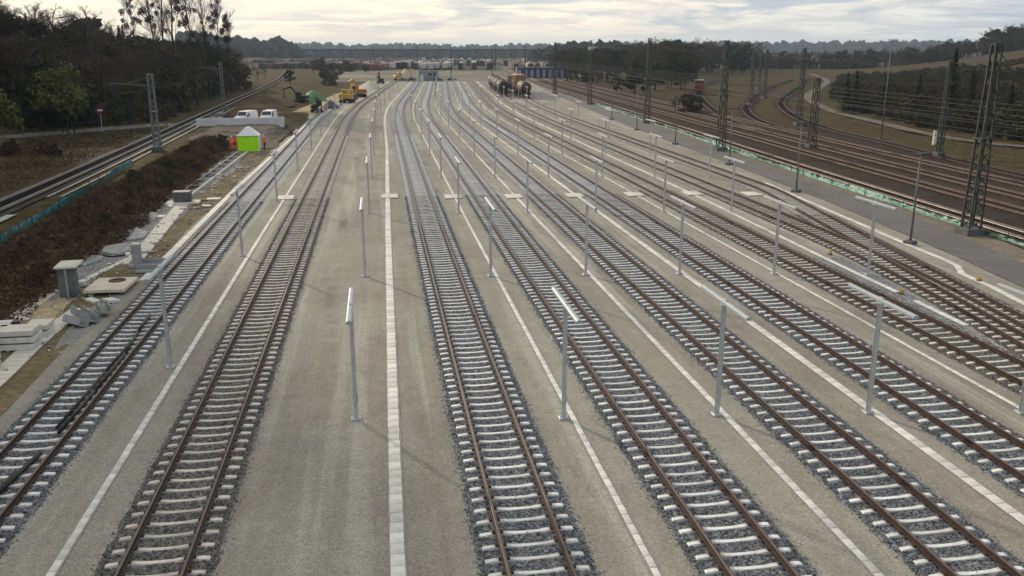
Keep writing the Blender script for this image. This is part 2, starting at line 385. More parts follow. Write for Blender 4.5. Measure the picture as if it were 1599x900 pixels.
def build_terrain():
    us = []; u = -400.0
    while u <= 700: us.append(u); u += 2.0 if -30 < u < -10 else (6.0 if -130 < u < 260 else 20.0)
    us = [-6000, -3000, -1500, -800, -550] + us + [900, 1500, 3000, 6000]
    vs2 = [-300, -60, -20]; v = 0.0
    while v <= 900: vs2.append(v); v += 5.0 if v < 330 else 15.0
    vs2 += [1100, 1500, 2200, 3500, 6000, 12000]
    b = MB(); nu = len(us)
    for v in vs2:
        for u in us: b.v.append((u, v, hgt(u, v) + (random.uniform(-.12, .12) if (u < -24 or u > 62) else 0)))
    for j in range(len(vs2) - 1):
        for i in range(nu - 1): b.f.append((j * nu + i, j * nu + i + 1, (j + 1) * nu + i + 1, (j + 1) * nu + i)); b.m.append(0)
    b.build('ground', grass_m, kind='structure', smooth=True)
build_terrain()
vv = [-6 + 4 * i for i in range(92)]
MB().sheet([(-13.2 + off(v) + 0.15 * math.sin(v * 1.3), v) for v in vv], [(interp(ROAD_L, v) - 0.05, v) for v in vv], 0.0).build('yard_surface', sand, kind='structure')
MB().sheet([(interp(ROAD_L, v), v) for v in vv], [(interp(ROAD_R, v) + 0.05 * math.sin(v * 2.1), v) for v in vv], 0.006).build('service_road', asphalt, kind='structure')
MB().sheet([(interp(ROAD_R, v) - 0.2, v) for v in vv], [(interp(ROAD_R, v) + 2.0, v) for v in vv], 0.002).build('road_verge', M('verge', (0.23, 0.20, 0.165), 0.95, 0.2, 0.8, 0.4, 12, coord='World', col2=(0.15, 0.13, 0.105), fine=0.2, fscale=5), kind='structure')
# construction strip left of the first track
cs = [8 + 3 * i for i in range(39)]
MB().sheet([(-17.4 + 0.5 * math.sin(v * .5), v) for v in cs], [(-13.1 + off(v), v) for v in cs], -0.012).build('construction_strip', soil, kind='structure')
# ------------------------------------------------------------------ tracks
def rail_mesh(path, z0, mat, h=0.16, hw=0.036, fw=0.070):
    prof = [(-fw, 0), (-fw, 0.018), (-0.012, 0.035), (-0.012, h - 0.04), (-hw, h - 0.032), (-hw, h - 0.006), (-hw + 0.01, h), (hw - 0.01, h), (hw, h - 0.006), (hw, h - 0.032), (0.012, h - 0.04), (0.012, 0.035), (fw, 0.018), (fw, 0)]
    b = MB(); n = len(prof); cols = [shift(path, p[0]) for p in prof]
    for i in range(len(path)):
        for k, p in enumerate(prof): b.v.append((cols[k][i][0], cols[k][i][1], z0 + p[1]))
    for i in range(len(path) - 1):
        for k in range(n): j = (k + 1) % n; b.f.append((i * n + k, i * n + j, (i + 1) * n + j, (i + 1) * n + k)); b.m.append(1 if k in (5, 6, 7) else 0)
    b.f += [tuple(range(n)), tuple(range((len(path) - 1) * n, len(path) * n))[::-1]]; b.m += [0, 0]
    return b
def sleeper_mb(b=None, simple=False, L=2.6):
    b = b or MB()
    if simple:
        return b.box((0, 0, -0.05), (L, 0.27, 0.22), taper=0.9)
    st = [(-1.22, 0.045, 0.072, 0.13), (-1.19, 0.066, 0.066, 0.13), (-0.98, 0.084, 0.066, 0.13), (-0.55, 0.084, 0.066, 0.125), (-0.28, 0.056, 0.058, 0.105), (0, 0.050, 0.056, 0.10), (0.28, 0.056, 0.058, 0.105), (0.55, 0.084, 0.066, 0.125), (0.98, 0.084, 0.066, 0.13), (1.19, 0.066, 0.066, 0.13), (1.22, 0.045, 0.072, 0.13)]
    for x, zt, wt, wb in st: b.v += [(x, -wb, -0.12), (x, -wt, zt), (x, wt, zt), (x, wb, -0.12)]
    n = len(st)
    for i in range(n - 1):
        for k in range(3): b.f.append((i * 4 + k, (i + 1) * 4 + k, (i + 1) * 4 + k + 1, i * 4 + k + 1)); b.m.append(0)
    b.f += [(0, 1, 2, 3), tuple(4 * (n - 1) + k for k in (3, 2, 1, 0))]; b.m += [0, 0]
    return b
SLEEPER = {'grey': sleeper_mb().mesh('sleeper', sleeper_m), 'tan': sleeper_mb().mesh('sleeper_tan', sleeper_tan)}
def stone(b, x, y, z, s):
    # a chipped stone: squashed, twisted octahedron with uneven corners
    a = random.uniform(0, 6.28); ca, sa = math.cos(a) * s, math.sin(a) * s; k = random.uniform(.55, .9); h = s * random.uniform(.5, .9); tx = random.uniform(-.4, .4) * s; ty = random.uniform(-.4, .4) * s
    r = [random.uniform(.75, 1.2) for _ in range(4)]
    P = [(x + ca * r[0], y + sa * r[0], z), (x - sa * k * r[1], y + ca * k * r[1], z + .2 * s * r[2]), (x - ca * r[2], y - sa * r[2], z), (x + sa * k * r[3], y - ca * k * r[3], z - .1 * s), (x + tx, y + ty, z + h), (x - tx, y - ty, z - h)]
    b.add(P, [(0, 1, 4), (1, 2, 4), (2, 3, 4), (3, 0, 4), (1, 0, 5), (2, 1, 5), (3, 2, 5), (0, 3, 5)])
TILE_L = 2.4; BH = 1.36
def ballast_tile(seed, mat):
    random.seed(seed); b = MB()
    n = int(TILE_L * 2 * BH * 420)
    for _ in range(n):
        x = random.gauss(0, 1) * .09 + random.choice((-1, 1)) * random.uniform(1.2, 1.40) if random.random() < .12 else random.uniform(-BH, BH)
        y = random.uniform(-TILE_L / 2, TILE_L / 2); yy = (y % 0.6) - 0.3
        near = abs(yy) < 0.088 and abs(x) < 1.24
        if near and random.random() > .035: continue
        zb = 0.036 if abs(x) < 1.25 else 0.036 * max(0, (1.62 - abs(x)) / .5)
        stone(b, x, y, zb + random.uniform(-.012, .014), random.uniform(.018, .036))
    return b.mesh('ballast_tile', mat)
TILE = {}
for key, mm in (('grey', ball_blue), ('tan', ball_tan)):
    TILE[key] = [bpy.data.objects.new('ballast_tile', ballast_tile(11 + i, mm)) for i in range(3)]
def scatter_group(objs):
    ng = bpy.data.node_groups.new('scatter_tiles', 'GeometryNodeTree')
    ng.interface.new_socket('Geometry', in_out='INPUT', socket_type='NodeSocketGeometry'); ng.interface.new_socket('Geometry', in_out='OUTPUT', socket_type='NodeSocketGeometry')
    gi = ng.nodes.new('NodeGroupInput'); go = ng.nodes.new('NodeGroupOutput'); j = ng.nodes.new('GeometryNodeJoinGeometry')
    rot = ng.nodes.new('GeometryNodeInputNamedAttribute'); rot.data_type = 'FLOAT_VECTOR'; rot.inputs[0].default_value = 'rot'
    kin = ng.nodes.new('GeometryNodeInputNamedAttribute'); kin.data_type = 'INT'; kin.inputs[0].default_value = 'variant'
    for k, ob in enumerate(objs):
        oi = ng.nodes.new('GeometryNodeObjectInfo'); oi.inputs['Object'].default_value = ob; oi.inputs['As Instance'].default_value = True
        ip = ng.nodes.new('GeometryNodeInstanceOnPoints'); cmp = ng.nodes.new('FunctionNodeCompare'); cmp.data_type = 'INT'; cmp.operation = 'EQUAL'; cmp.inputs[3].default_value = k
        ng.links.new(kin.outputs['Attribute'], cmp.inputs[2])
        ng.links.new(cmp.outputs[0], ip.inputs['Selection'])
        ng.links.new(gi.outputs[0], ip.inputs['Points']); ng.links.new(oi.outputs['Geometry'], ip.inputs['Instance']); ng.links.new(rot.outputs['Attribute'], ip.inputs['Rotation'])
        ng.links.new(ip.outputs[0], j.inputs[0])
    ng.links.new(j.outputs[0], go.inputs[0]); return ng
SCAT = {k: scatter_group(v) for k, v in TILE.items()}
def scatter(name, pts, key, parent, seed):
    random.seed(seed)
    me = bpy.data.meshes.new(name); me.from_pydata([p[:3] for p in pts], [], [])
    a = me.attributes.new('rot', 'FLOAT_VECTOR', 'POINT'); vals = []
    for p in pts: vals += [0, 0, p[3] + (math.pi if random.random() < .5 else 0)]
    a.data.foreach_set('vector', vals)
    b = me.attributes.new('variant', 'INT', 'POINT'); b.data.foreach_set('value', [random.randrange(3) for _ in pts])
    me.materials.append(ball_blue if key == 'grey' else ball_tan)
    o = bpy.data.objects.new(name, me); C.objects.link(o); o.parent = parent; o['kind'] = 'stuff'
    md = o.modifiers.new('scatter', 'NODES'); md.node_group = SCAT[key]
    return o
def make_track(label, path, key='grey', sl_to=128.0, stones_to=72.0, z=0.0, rail=None, group='new sidings of the yard', bed_half=1.36, bed=True, slp=None, clips_to=60.0, simple=False):
    t = thing('railway_track', label, 'railway track', (path[0][0], path[0][1], 0), group=group)
    inv = Matrix.Translation((-path[0][0], -path[0][1], 0)); random.seed(int(path[0][0] * 100))
    L = [(p[0] - path[0][0], p[1] - path[0][1]) for p in path]; x0, y0 = path[0]
    rail = rail or rail_m
    for d in (-0.753, 0.753): rail_mesh(shift(L, d), z + 0.086, rail).build('rail', [rail, rail_head if rail is rail_m else rail], t)
    if bed:
        dense = []
        for a, b in zip(L[:-1], L[1:]):
            n = max(1, int(math.dist(a, b) / (0.35 if a[1] + y0 < 70 else 1.5)))
            dense += [(a[0] + (b[0] - a[0]) * k / n, a[1] + (b[1] - a[1]) * k / n) for k in range(n)]
        dense.append(L[-1]); jl = [-bed_half - .05 + random.uniform(-.07, .07) for _ in dense]; jr = [bed_half + .05 + random.uniform(-.07, .07) for _ in dense]
        Lf = shift(dense, jl); Rt = shift(dense, jr); Li = shift(dense, -bed_half + .35); Ri = shift(dense, bed_half - .35)
        bb = MB(); bb.sheet(Lf, Li, z + 0.004, z + 0.026); bb.sheet(Li, Ri, z + 0.026); bb.sheet(Ri, Rt, z + 0.026, z + 0.004)
        bb.build('ballast_bed', ball_tan if key == 'tan' else (ball_blue if key == 'grey' else ball_brown), t, smooth=False)
    W = walk(L, 0.6, 0.3); far = MB(); clips = MB()
    for (x, y, a) in W:
        if not simple and y + y0 < sl_to:
            inst(SLEEPER[key], 'sleeper', (x, y, z + random.uniform(-.004, .004)), a + random.uniform(-.006, .006), t)
            if y + y0 < clips_to:
                for s in (-1, 1):
                    for q in (-1, 1):
                        d = s * 0.753 + q * 0.105; clips.box((x + math.cos(a) * d, y + math.sin(a) * d, z + 0.105), (0.085, 0.13, 0.05), a, taper=0.6)
        else:
            far.box((x, y, z - 0.02), (2.44, 0.20, 0.17), a, taper=0.75)
    if clips.f: clips.build('rail_clips', clip_m, t, kind='stuff')
    if far.f: far.build('sleeper_run', slp or (sleeper_tan if key == 'tan' else sleeper_m), t, kind='stuff')
    if stones_to and not simple:
        S = walk(L, TILE_L, 1.2); pts = [(x, y, z, a) for (x, y, a) in S if y + y0 < stones_to]
        scatter('ballast_stones', pts, key, t, int(x0 * 10) + 50)
    return t
ORD = ['first', 'second', 'third', 'fourth', 'fifth', 'sixth', 'seventh', 'eighth', 'ninth']
LBL = ['first siding beside the construction strip, dark plastic pipes lying between its rails', 'second siding from the brambly bank, on browner ballast left of the widest gravel strip',
       'third siding from the brambly bank, on blue grey ballast right of the widest white duct', 'fourth siding from the brambly bank, straight new track on grey ballast', 'fifth siding from the brambly bank, straight new track on grey ballast',
       'sixth siding from the brambly bank, straight new track on grey ballast', 'seventh siding from the brambly bank, with tan sleepers and brown rails']
for i, (u0, v0, v1) in enumerate(TRACKS):
    make_track(LBL[i], ypath(u0, v0, v1), 'tan' if i in (1, 6) else 'grey')
make_track('eighth siding from the brambly bank, bending into the turnout beside the ninth', fpath(G_u, 22, 352), 'tan')
th_ = make_track('ninth siding beside the service road, its rails running into the turnout', fpath(H_u, 27, 352), 'tan', stones_to=60)
bl = [(a - H_u(27), b - 27) for a, b in fpath(H_u, 43.5, 52.5, 1.5)]
rail_mesh(shift(bl, .90), .10, rail_dark, .15, .05, .08).build('switch_blade', rail_dark, th_); rail_mesh(shift(bl, .61), .10, rail_dark, .12, .04, .06).build('check_rail', rail_dark, th_)
# grey gravel patch by the turnout
gp = [22 + i for i in range(26)]
MB().sheet([(25.35 + .12 * math.sin(v * 2), v) for v in gp], [(G_u(v) - 1.6 + .1 * math.sin(v * 3), v) for v in gp], 0.0025).build('gravel_patch', ball_blue, kind='structure')

# ------------------------------------------------------------------ cable ducts with single lids
def lid_mesh(w, l): return MB().bevbox((0, 0, 0), (w, l - 0.02, 0.05), 0.012).mesh('lid', concrete)
def make_duct(label, path, w, l=0.5, lids_to=100.0, z=0.0, group='white cable ducts between the sidings', mat=None, jit=.004):
    x0, y0 = path[0]; t = thing('cable_duct', label, 'cable duct', (x0, y0, 0), group=group); random.seed(int(x0 * 77) + 3)
    Lp = [(p[0] - x0, p[1] - y0) for p in path]; me = lid_mesh(w, l)
    if mat: me.materials[0] = mat
    W = walk(Lp, l, l / 2); far = MB(); k = 0
    for (x, y, a) in W:
        if y + y0 < lids_to and k < 290:
            inst(me, 'lid', (x + random.uniform(-.006, .006), y, z + 0.012 + random.uniform(-jit, jit)), a + random.uniform(-.01, .01), t); k += 1
        else: far.box((x, y, z + 0.012), (w, l - 0.015, 0.05), a)
    if far.f: far.build('lid_run', mat or concrete, t, kind='stuff')
    b = MB()
    for s in (-1, 1):
        A = shift(Lp, s * (w / 2 + 0.004) if s > 0 else -(w / 2 + 0.044)); B = shift(Lp, w / 2 + 0.044 if s > 0 else -(w / 2 + 0.004)); b.sheet(A, B, z + 0.018)
    b.sheet(shift(Lp, -w / 2 - .02), shift(Lp, w / 2 + .02), z + 0.005)
    b.build('duct_edge', conc_grey if not mat else mat, t)
    return t
def yl(a, b): return lambda v: interp([(0, a), (110, b)], v) + off(v)
DUCTS = [(-8.12, -7.95, .20, .5, 'narrow white cable duct between the first and second siding from the brambly bank'),
         (-0.12, 0.85, .36, .5, 'widest white cable duct with square lids, along the wide gravel strip'),
         (6.10, 6.15, .17, .5, 'narrow pale cable duct between the third and fourth siding from the brambly bank'),
         (11.3, 11.25, .20, .5, 'narrow white cable duct between the fourth and fifth siding from the brambly bank'),
         (16.45, 16.45, .31, .5, 'broad white cable duct between the fifth and sixth siding from the brambly bank'),
         (21.65, 21.55, .16, .5, 'narrow white cable duct between the sixth and seventh siding from the brambly bank')]
for a, b, w, l, lb in DUCTS: make_duct(lb, fpath(yl(a, b), 12 if a < 14 else 16, 345, 4.0), w, l)
make_duct('pale cable duct between the seventh and eighth siding, ending at the yellow marker', fpath(lambda v: interp([(0, 25.9), (45, 26.0), (70, 26.55)], v) + off(v), 39.2, 345, 4), .26)
make_duct('short white run of duct lids lying on the grey gravel patch by the turnout', [(25.88, 33.6), (25.95, 37.6)], .30, .5, group='short lengths of duct')
make_duct('cream cable duct along the near edge of the service road, stepping sideways at a pit', catmull([(30.6, 33), (30.95, 36.4), (31.5, 39.5), (31.75, 42.2), (32.6, 43.8), (32.9, 46), (33.0, 48.2), (33.6, 54.8), (34.2, 61.1), (34.9, 69), (35.6, 76)], 1.0), .34, .5, group='short lengths of duct')
make_duct('white cable duct hugging the edge of the first siding beside the construction strip', fpath(lambda v: -12.85 + off(v) + (0.012 * (v - 80) if v > 80 else 0), 47.5, 150, 3), .42, .6, lids_to=120, group='ducts of the construction strip')
# pit covers in a row across the yard
pit = MB().bevbox((0, 0, 0.03), (1.35, 1.9, 0.08), 0.02)
PITS = [(-7.9, 74.0, 'by the first and second siding'), (0.75, 73.4, 'on the widest duct'), (6.0, 72.4, 'between the third and fourth siding'), (11.1, 71.8, 'between the fourth and fifth siding'), (16.3, 71.5, 'between the fifth and sixth siding'), (21.5, 71.3, 'between the sixth and seventh siding'), (26.6, 71.0, 'between the seventh and eighth siding'), (31.6, 70.0, 'between the eighth and ninth siding')]
pm = MB().bevbox((0, 0, 0.02), (1.5, 2.05, 0.05), 0.02).mesh('pit_frame', conc_grey); pl_ = MB().bevbox((0, 0, 0), (0.66, 1.85, 0.05), 0.012).mesh('cover_plate', slab_white)
for x, y, w_ in PITS:
    t = thing('cable_pit', 'white concrete cable pit cover ' + w_, 'pit cover', (x, y, 0.012), group='pit covers in a row across the yard')
    inst(pm, 'frame', (0, 0, 0), 0, t)
    for s in (-1, 1): inst(pl_, 'cover_plate', (s * .345, 0, 0.05), 0, t)
# ------------------------------------------------------------------ yard lamps
def lamp_parts():
    H = 3.95
    post = MB()
    post.box((0, -0.055, H / 2), (0.13, 0.012, H)); post.box((0, 0.055, H / 2), (0.13, 0.012, H)); post.box((0, 0, H / 2), (0.012, 0.098, H))
    base = MB().bevbox((0, 0, 0.03), (0.32, 0.32, 0.06), 0.01)
    for sx in (-1, 1):
        for sy in (-1, 1): base.tube((sx * .11, sy * .11, .06), (sx * .11, sy * .11, .1), .018, n=6)
    bar = MB(); bar.add([(-.09, -1.95, H + .02), (.09, -1.95, H + .02), (.09, -1.95, H + .09), (.04, -1.95, H + .13), (-.04, -1.95, H + .13), (-.09, -1.95, H + .09)] + [(-.09, 1.95, H + .02), (.09, 1.95, H + .02), (.09, 1.95, H + .09), (.04, 1.95, H + .13), (-.04, 1.95, H + .13), (-.09, 1.95, H + .09)],
                        [(0, 1, 7, 6), (1, 2, 8, 7), (2, 3, 9, 8), (3, 4, 10, 9), (4, 5, 11, 10), (5, 0, 6, 11), (5, 4, 3, 2, 1, 0), (6, 7, 8, 9, 10, 11)])
    dif = MB()
    for s in (-1, 1): dif.box((0, s * 1.0, H + .005), (.11, 1.7, .03))
    br = MB().box((0, 0, H - .02), (.16, .34, .06)); br.box((0, 0, H + .145), (.08, .3, .03))
    hatch = MB().box((0.075, 0, 0.75), (.02, .09, .32))
    return [('post', post.mesh('post', galv)), ('base_plate', base.mesh('base_plate', galv)), ('lamp_bar', bar.mesh('lamp_bar', lamp_white)), ('diffuser', dif.mesh('diffuser', lamp_under)), ('bracket', br.mesh('bracket', galv)), ('service_hatch', hatch.mesh('service_hatch', conc_grey))]
LP = lamp_parts()
ROWS = [(-8.42, 33.5, 'between the first and second siding'), (-1.12, 27.38, 'in the middle of the widest gravel strip'), (5.80, 26.4, 'between the third and fourth siding'),
        (11.02, 25.9, 'between the fourth and fifth siding'), (16.22, 25.3, 'between the fifth and sixth siding'), (21.40, 24.5, 'between the sixth and seventh siding'),
        (26.45, 42.8, 'between the seventh and eighth siding'), (31.55, 80.0, 'between the eighth and ninth siding')]
for r, (u0, v0, lb) in enumerate(ROWS):
    v = v0; k = 0
    while v < (200 if r == 0 else 320):
        du = off(v); hd = -math.atan((off(v + 1) - off(v - 1)) / 2)
        dr = 0.0096 * (v - 27) if r == 1 else 0
        t = thing('light_pole', 'slim grey light pole with lamp bar, ' + lb, 'lamp post', (u0 + du + dr * .5, v, 0.0), hd, group='yard light poles')
        for nm, me in LP:
            if k > 5 and nm in ('service_hatch', 'base_plate'): continue
            inst(me, nm, (0, 0, 0), 0, t)
        v += 19.25; k += 1
# ================================================================== right of the yard: running lines
def Mline(d): return catmull([(41.0 + d, 20), (42.1 + d, 50), (43.0 + d, 69), (44.4 + d, 94), (46.4 + d, 122), (48.8 + d, 160), (52.6 + d, 220), (60 + d, 330), (75 + d, 520)], 4)
lf = shift(Mline(0), -1.75); rt = Mline(20.5)
n_ = min(len(lf), len(rt))
MB().sheet(lf[:n_], rt[:n_], 0.010).build('running_line_ballast', M('cess_brown', (.062, .049, .040), .95, .2, .25, .5, 8, coord='World', col2=(.044, .034, .028), fine=.25, fscale=2), kind='structure')
rail_line = M('rail_line', (0.20, 0.135, 0.11), 0.45, 0.2, 1.5)
RL = 'main running lines beyond the green netting'
make_track('running line nearest the green netting, with pale shiny rails on red brown ballast', Mline(0), 'brown', stones_to=0, simple=True, bed=False, rail=rail_bright, slp=sleeper_brown, group=RL)
make_track('second rusty running line beyond the green netting, on dark brown ballast', Mline(5.8), 'brown', stones_to=0, simple=True, bed=True, rail=rail_line, slp=sleeper_brown, group=RL, bed_half=1.5, z=.012)
make_track('third rusty running line beyond the green netting, on dark brown ballast', Mline(10.4), 'brown', stones_to=0, simple=True, bed=True, rail=rail_line, slp=sleeper_brown, group=RL, bed_half=1.5, z=.012)
make_track('fourth rusty running line, bordering the dry grass below the right hillside', Mline(15.0), 'brown', stones_to=0, simple=True, bed=True, rail=rail_line, slp=sleeper_brown, group=RL, bed_half=1.5, z=.012)
make_track('dark branch track curving away in an S towards the grassy hill', catmull([(60.4, 40), (61.2, 60), (62.2, 78), (66.0, 104), (69.4, 128), (77, 155), (93, 194), (116, 236), (140, 279), (186, 362)], 3), 'brown', stones_to=0, simple=True, rail=rail_dark, slp=sleeper_brown, group=RL, bed_half=1.7, z=0.02)
for dd, nm in ((0, 'left'), (5.2, 'right')):
    make_track('rusty spur track towards the red locomotive, ' + ('beside the bushes' if dd == 0 else 'beside the S shaped branch'), catmull([(57.5, 126), (60.5, 145), (68, 172), (76, 198), (89, 237), (110, 290), (140, 350)] if dd == 0 else [(62.7, 126), (65.7, 145), (75, 172), (86, 195), (100, 223), (131, 280), (170, 345)], 4), 'brown', stones_to=0, simple=True, rail=rail_dark, slp=sleeper_brown, group=RL, bed_half=1.7, z=0.02)
pth = catmull([(104, 72), (90, 86), (80, 104), (80, 118), (84.5, 139), (92.5, 171), (113, 220), (146, 276), (181, 338), (222, 432)], 4)
MB().sheet([(a, b, hgt(a, b) + .16) for a, b in shift(pth, -1.2)], [(a, b, hgt(a, b) + .16) for a, b in shift(pth, 1.2)], 0).build('gravel_path', M('path_gravel', (0.19, 0.17, 0.145), 0.95, 0.2, 0.4, coord='World', fine=0.2, fscale=2), kind='structure')
# ------------------------------------------------------------------ netting fences
def netting(label, path, h, mat, zf, group, post_m, seed, crumple=.25):
    random.seed(seed); x0, y0 = path[0]; z0 = zf(x0, y0)
    t = thing('netting_fence', label, 'netting', (x0, y0, z0), group=group)
    b = MB(); W = walk([(p[0] - x0, p[1] - y0) for p in path], .35); rows = 5; ph = random.random() * 6
    for i, (x, y, a) in enumerate(W):
        hh = h * (0.72 + .22 * math.sin(i * .11 + ph) * math.sin(i * .047) + random.uniform(-.10, .10)); hh *= .45 if (math.sin(i * .021 + ph) > .86) else 1
        lean = .35 * math.sin(i * .06 + ph)
        for r in range(rows):
            f = r / (rows - 1); d = (lean * f + crumple * random.uniform(-1, 1) * (.3 + .7 * f)) * h
            b.v.append((x + math.cos(a) * d, y + math.sin(a) * d, zf(x + x0, y + y0) - z0 + hh * f + .02))
    for i in range(len(W) - 1):
        for r in range(rows - 1): b.f.append((i * rows + r, (i + 1) * rows + r, (i + 1) * rows + r + 1, i * rows + r + 1)); b.m.append(0)
    b.build('net', mat, t)
    pm_ = MB().tube((0, 0, 0), (0, 0, h * 1.12), .03, .03, 5).mesh('post', post_m)
    for (x, y, a) in walk([(p[0] - x0, p[1] - y0) for p in path], 3.1, .6): inst(pm_, 'post', (x, y, zf(x + x0, y + y0) - z0), 0, t, rx=random.uniform(-.12, .12), ry=random.uniform(-.12, .12))
    return t
fl = lambda x, y: 0.0
netting('crumpled mint green netting between the service road and the shiny running line', shift(Mline(0), -2.05)[4:44], .5, mesh_green, fl, 'construction netting', steel_dark, 3)
netting('dark teal netting stretched along the top of the brambly bank', catmull([(-21.0, 36), (-21.5, 52), (-22.2, 60), (-22.7, 68), (-23.6, 81), (-23.9, 90)], 2), .64, mesh_teal, lambda x, y: 1.15, 'construction netting', steel_dark, 4, .10)
netting('torn teal netting by the lattice mast on the embankment', [(-24.6, 100), (-25.0, 107)], .55, mesh_teal, lambda x, y: 1.15, 'construction netting', steel_dark, 5, .2)
# ------------------------------------------------------------------ left embankment railway
LT = catmull([(-26.4, 20), (-26.7, 65), (-27.4, 97), (-28.8, 140), (-31, 210), (-33.2, 285), (-37, 360), (-46, 480)], 4)
MB().sheet(shift(LT, -1.8), shift(LT, 1.6), 1.235).build('embankment_ballast', M('ballast_black', (0.075, 0.066, 0.058), 0.95, 0.2, 0.5, 0.4, 8, coord='World', fine=0.2, fscale=4), kind='structure')
make_track('single dark track on the embankment, running below the wooded hill', LT, 'brown', stones_to=0, simple=True, bed=False, rail=M('rail_worn', (0.36, 0.34, 0.32), 0.35, 0.1, 1, metal=0.4), slp=M('sleeper_black', (0.035, 0.032, 0.03), 0.95, 0.2, 2), z=1.24, group='tracks of the surroundings')
sl_ = M('duct_weathered', (0.40, 0.40, 0.385), 0.9, 0.15, 1.0, orand=.12)
for d0, a in ((1.75, 66.5), (2.75, 66.5)):
    pp = [(x + d0 + (0.0 if y < 97 else 0), y) for x, y in LT if a <= y <= 178]
    make_duct('thin grey cable trough beside the embankment track, ' + ('nearer the rails' if d0 < 2 else 'nearer the brambles'), pp, .14, 1.0, 130, 1.235, 'embankment cable troughs', sl_)
make_duct('short weathered trough length beside the embankment, before the gap', [(-24.6, 48), (-24.75, 62.2)], .55, 1.0, 130, 1.235, 'embankment cable troughs', sl_)
rp = catmull([(-95, 98), (-62, 110), (-48.5, 119.5), (-41, 127.5), (-34, 135.5), (-27, 138.6), (-19, 140)], 2)
MB().sheet([(a, b, hgt(a, b) + .10 if a < -30 else 1.245) for a, b in shift(rp, -2.6)], [(a, b, hgt(a, b) + .10 if a < -30 else 1.245) for a, b in shift(rp, 2.6)], 0).build('crossing_road', M('old_asphalt', (0.17, 0.165, 0.16), 0.9, 0.12, .3, coord='World'), kind='structure')
hp = catmull([(-17.0, 137), (-15.2, 150), (-14.2, 170), (-12.2, 200), (-9, 240), (-4, 300), (0, 350)], 4)
MB().sheet([(a, b, max(.02, hgt(a, b)) + .03) for a, b in shift(hp, -3.2)], [(a, b, max(.02, hgt(a, b)) + .03) for a, b in shift(hp, 2.0)], 0).build('haul_road', soil_pale, kind='structure')
es = MB(); E0 = [(-23.5 + .8 * k, 112.5 + 2.2 * j) for j in range(12) for k in range(14)]
random.seed(77)
for (a, b_) in E0: es.v.append((a + random.uniform(-.25, .25), b_ + random.uniform(-.5, .5), max(0, hgt(a, b_)) + .05 + random.uniform(0, .14)))
for j in range(11):
    for k in range(13): es.f.append((j * 14 + k, j * 14 + k + 1, (j + 1) * 14 + k + 1, (j + 1) * 14 + k)); es.m.append(0)
es.build('earth_slope', M('earth_grey', (.105, .092, .074), .95, .2, .5, .6, 5, coord='World', col2=(.15, .135, .115), fine=.25, fscale=2.5), kind='structure')
# ------------------------------------------------------------------ masts
def lattice_mast(label, loc, h, wb=.75, wt=.34, arm=0, rz=0.0, group='lattice masts along the running lines', mat=None):
    mat = mat or steel_dark
    t = thing('lattice_mast', label, 'mast', loc, rz, group)
    MB().bevbox((0, 0, .2), (wb + .5, wb + .5, .5), .04).build('foundation', conc_dark, t)
    def cor(z, sx, sy): w = (wb + (wt - wb) * z / h) / 2; return (sx * w, sy * w, z)
    for sx, sy in ((-1, -1), (1, -1), (1, 1), (-1, 1)): MB().tube(cor(.3, sx, sy), cor(h, sx, sy), .085, .075, 4).build('leg', mat, t)
    br = MB(); nz = int(h / .75)
    for k in range(nz):
        z0 = .4 + k * (h - .4) / nz; z1 = .4 + (k + 1) * (h - .4) / nz
        for (a, b) in (((-1, -1), (1, -1)), ((1, -1), (1, 1)), ((1, 1), (-1, 1)), ((-1, 1), (-1, -1))):
            p, q = (a, b) if k % 2 else (b, a); br.tube(cor(z0, *p), cor(z1, *q), .04, .04, 4, caps=False)
    br.build('bracing', mat, t, kind='stuff')
    MB().box((0, 0, h + .04), (wt + .1, wt + .1, .08)).build('cap', mat, t)
    if arm:
        zz = h * .52; b = MB().box((0, 0, zz), (wb + .15, wb + .15, .12)); b.build('collar', mat, t)
        b = MB(); b.tube((0, 0, h - 1.2), (arm, 0, h - .9), .05, .05, 5); b.tube((0, 0, h - .2), (arm * .6, 0, h - .98), .03, .03, 5); b.build('cantilever', mat, t)
        MB().lathe([(0, .05), (.08, .09), (.16, .05), (.24, .09), (.32, .05)], 8, 'Z', (arm, 0, h - 1.25)).build('insulator', M('insulator', (.12, .05, .03), .3), t)
    return t
LM = 'lattice steel mast '
lattice_mast('tallest looking lattice steel mast standing in the green netting beside the service road', (39.2, 51.9, 0), 12.3, .85, .42, 1.4)
lattice_mast(LM + 'with dark base by the netting, next after the tallest', (41.6, 102.2, 0), 13.0, .85, .4, 1.4)
lattice_mast(LM + 'on a pale kerb where the green netting ends', (45.1, 143.8, 0), 13.8, .85, .4, 1.4)
lattice_mast(LM + 'beside the service road near the tank wagons', (47.8, 196, 0), 14.0, .85, .4, 1.4)
lattice_mast(LM + 'beside the road beyond the tank wagons', (50.0, 247, 0), 14.0, .85, .4, 1.4)
lattice_mast(LM + 'short and broad between the rusty running lines', (54.5, 104, 0), 8.6, .8, .5, 0)
lattice_mast(LM + 'standing beside the curve of the S shaped branch', (68.7, 136.2, 0), 12.2, .8, .4, 1.2)
lattice_mast(LM + 'slim with a box halfway, between branch and brambles', (64.9, 93.2, 0), 10.7, .5, .3, 1.0)
lattice_mast(LM + 'far off beside the rusty spur tracks', (98, 214, 0), 12, .8, .4, 1.2); lattice_mast(LM + 'farthest one beside the rusty spur tracks', (118, 262, 0), 12, .8, .4, 1.2)
lattice_mast(LM + 'near the red locomotive on the spur', (83, 188, 0), 11, .8, .4, 1.2)
lattice_mast('grey twin legged mast on the left embankment above the torn teal netting', (-24.3, 101.5, 1.2), 8.2, .62, .5, -4.2, group='masts on the left embankment', mat=steel_grey)
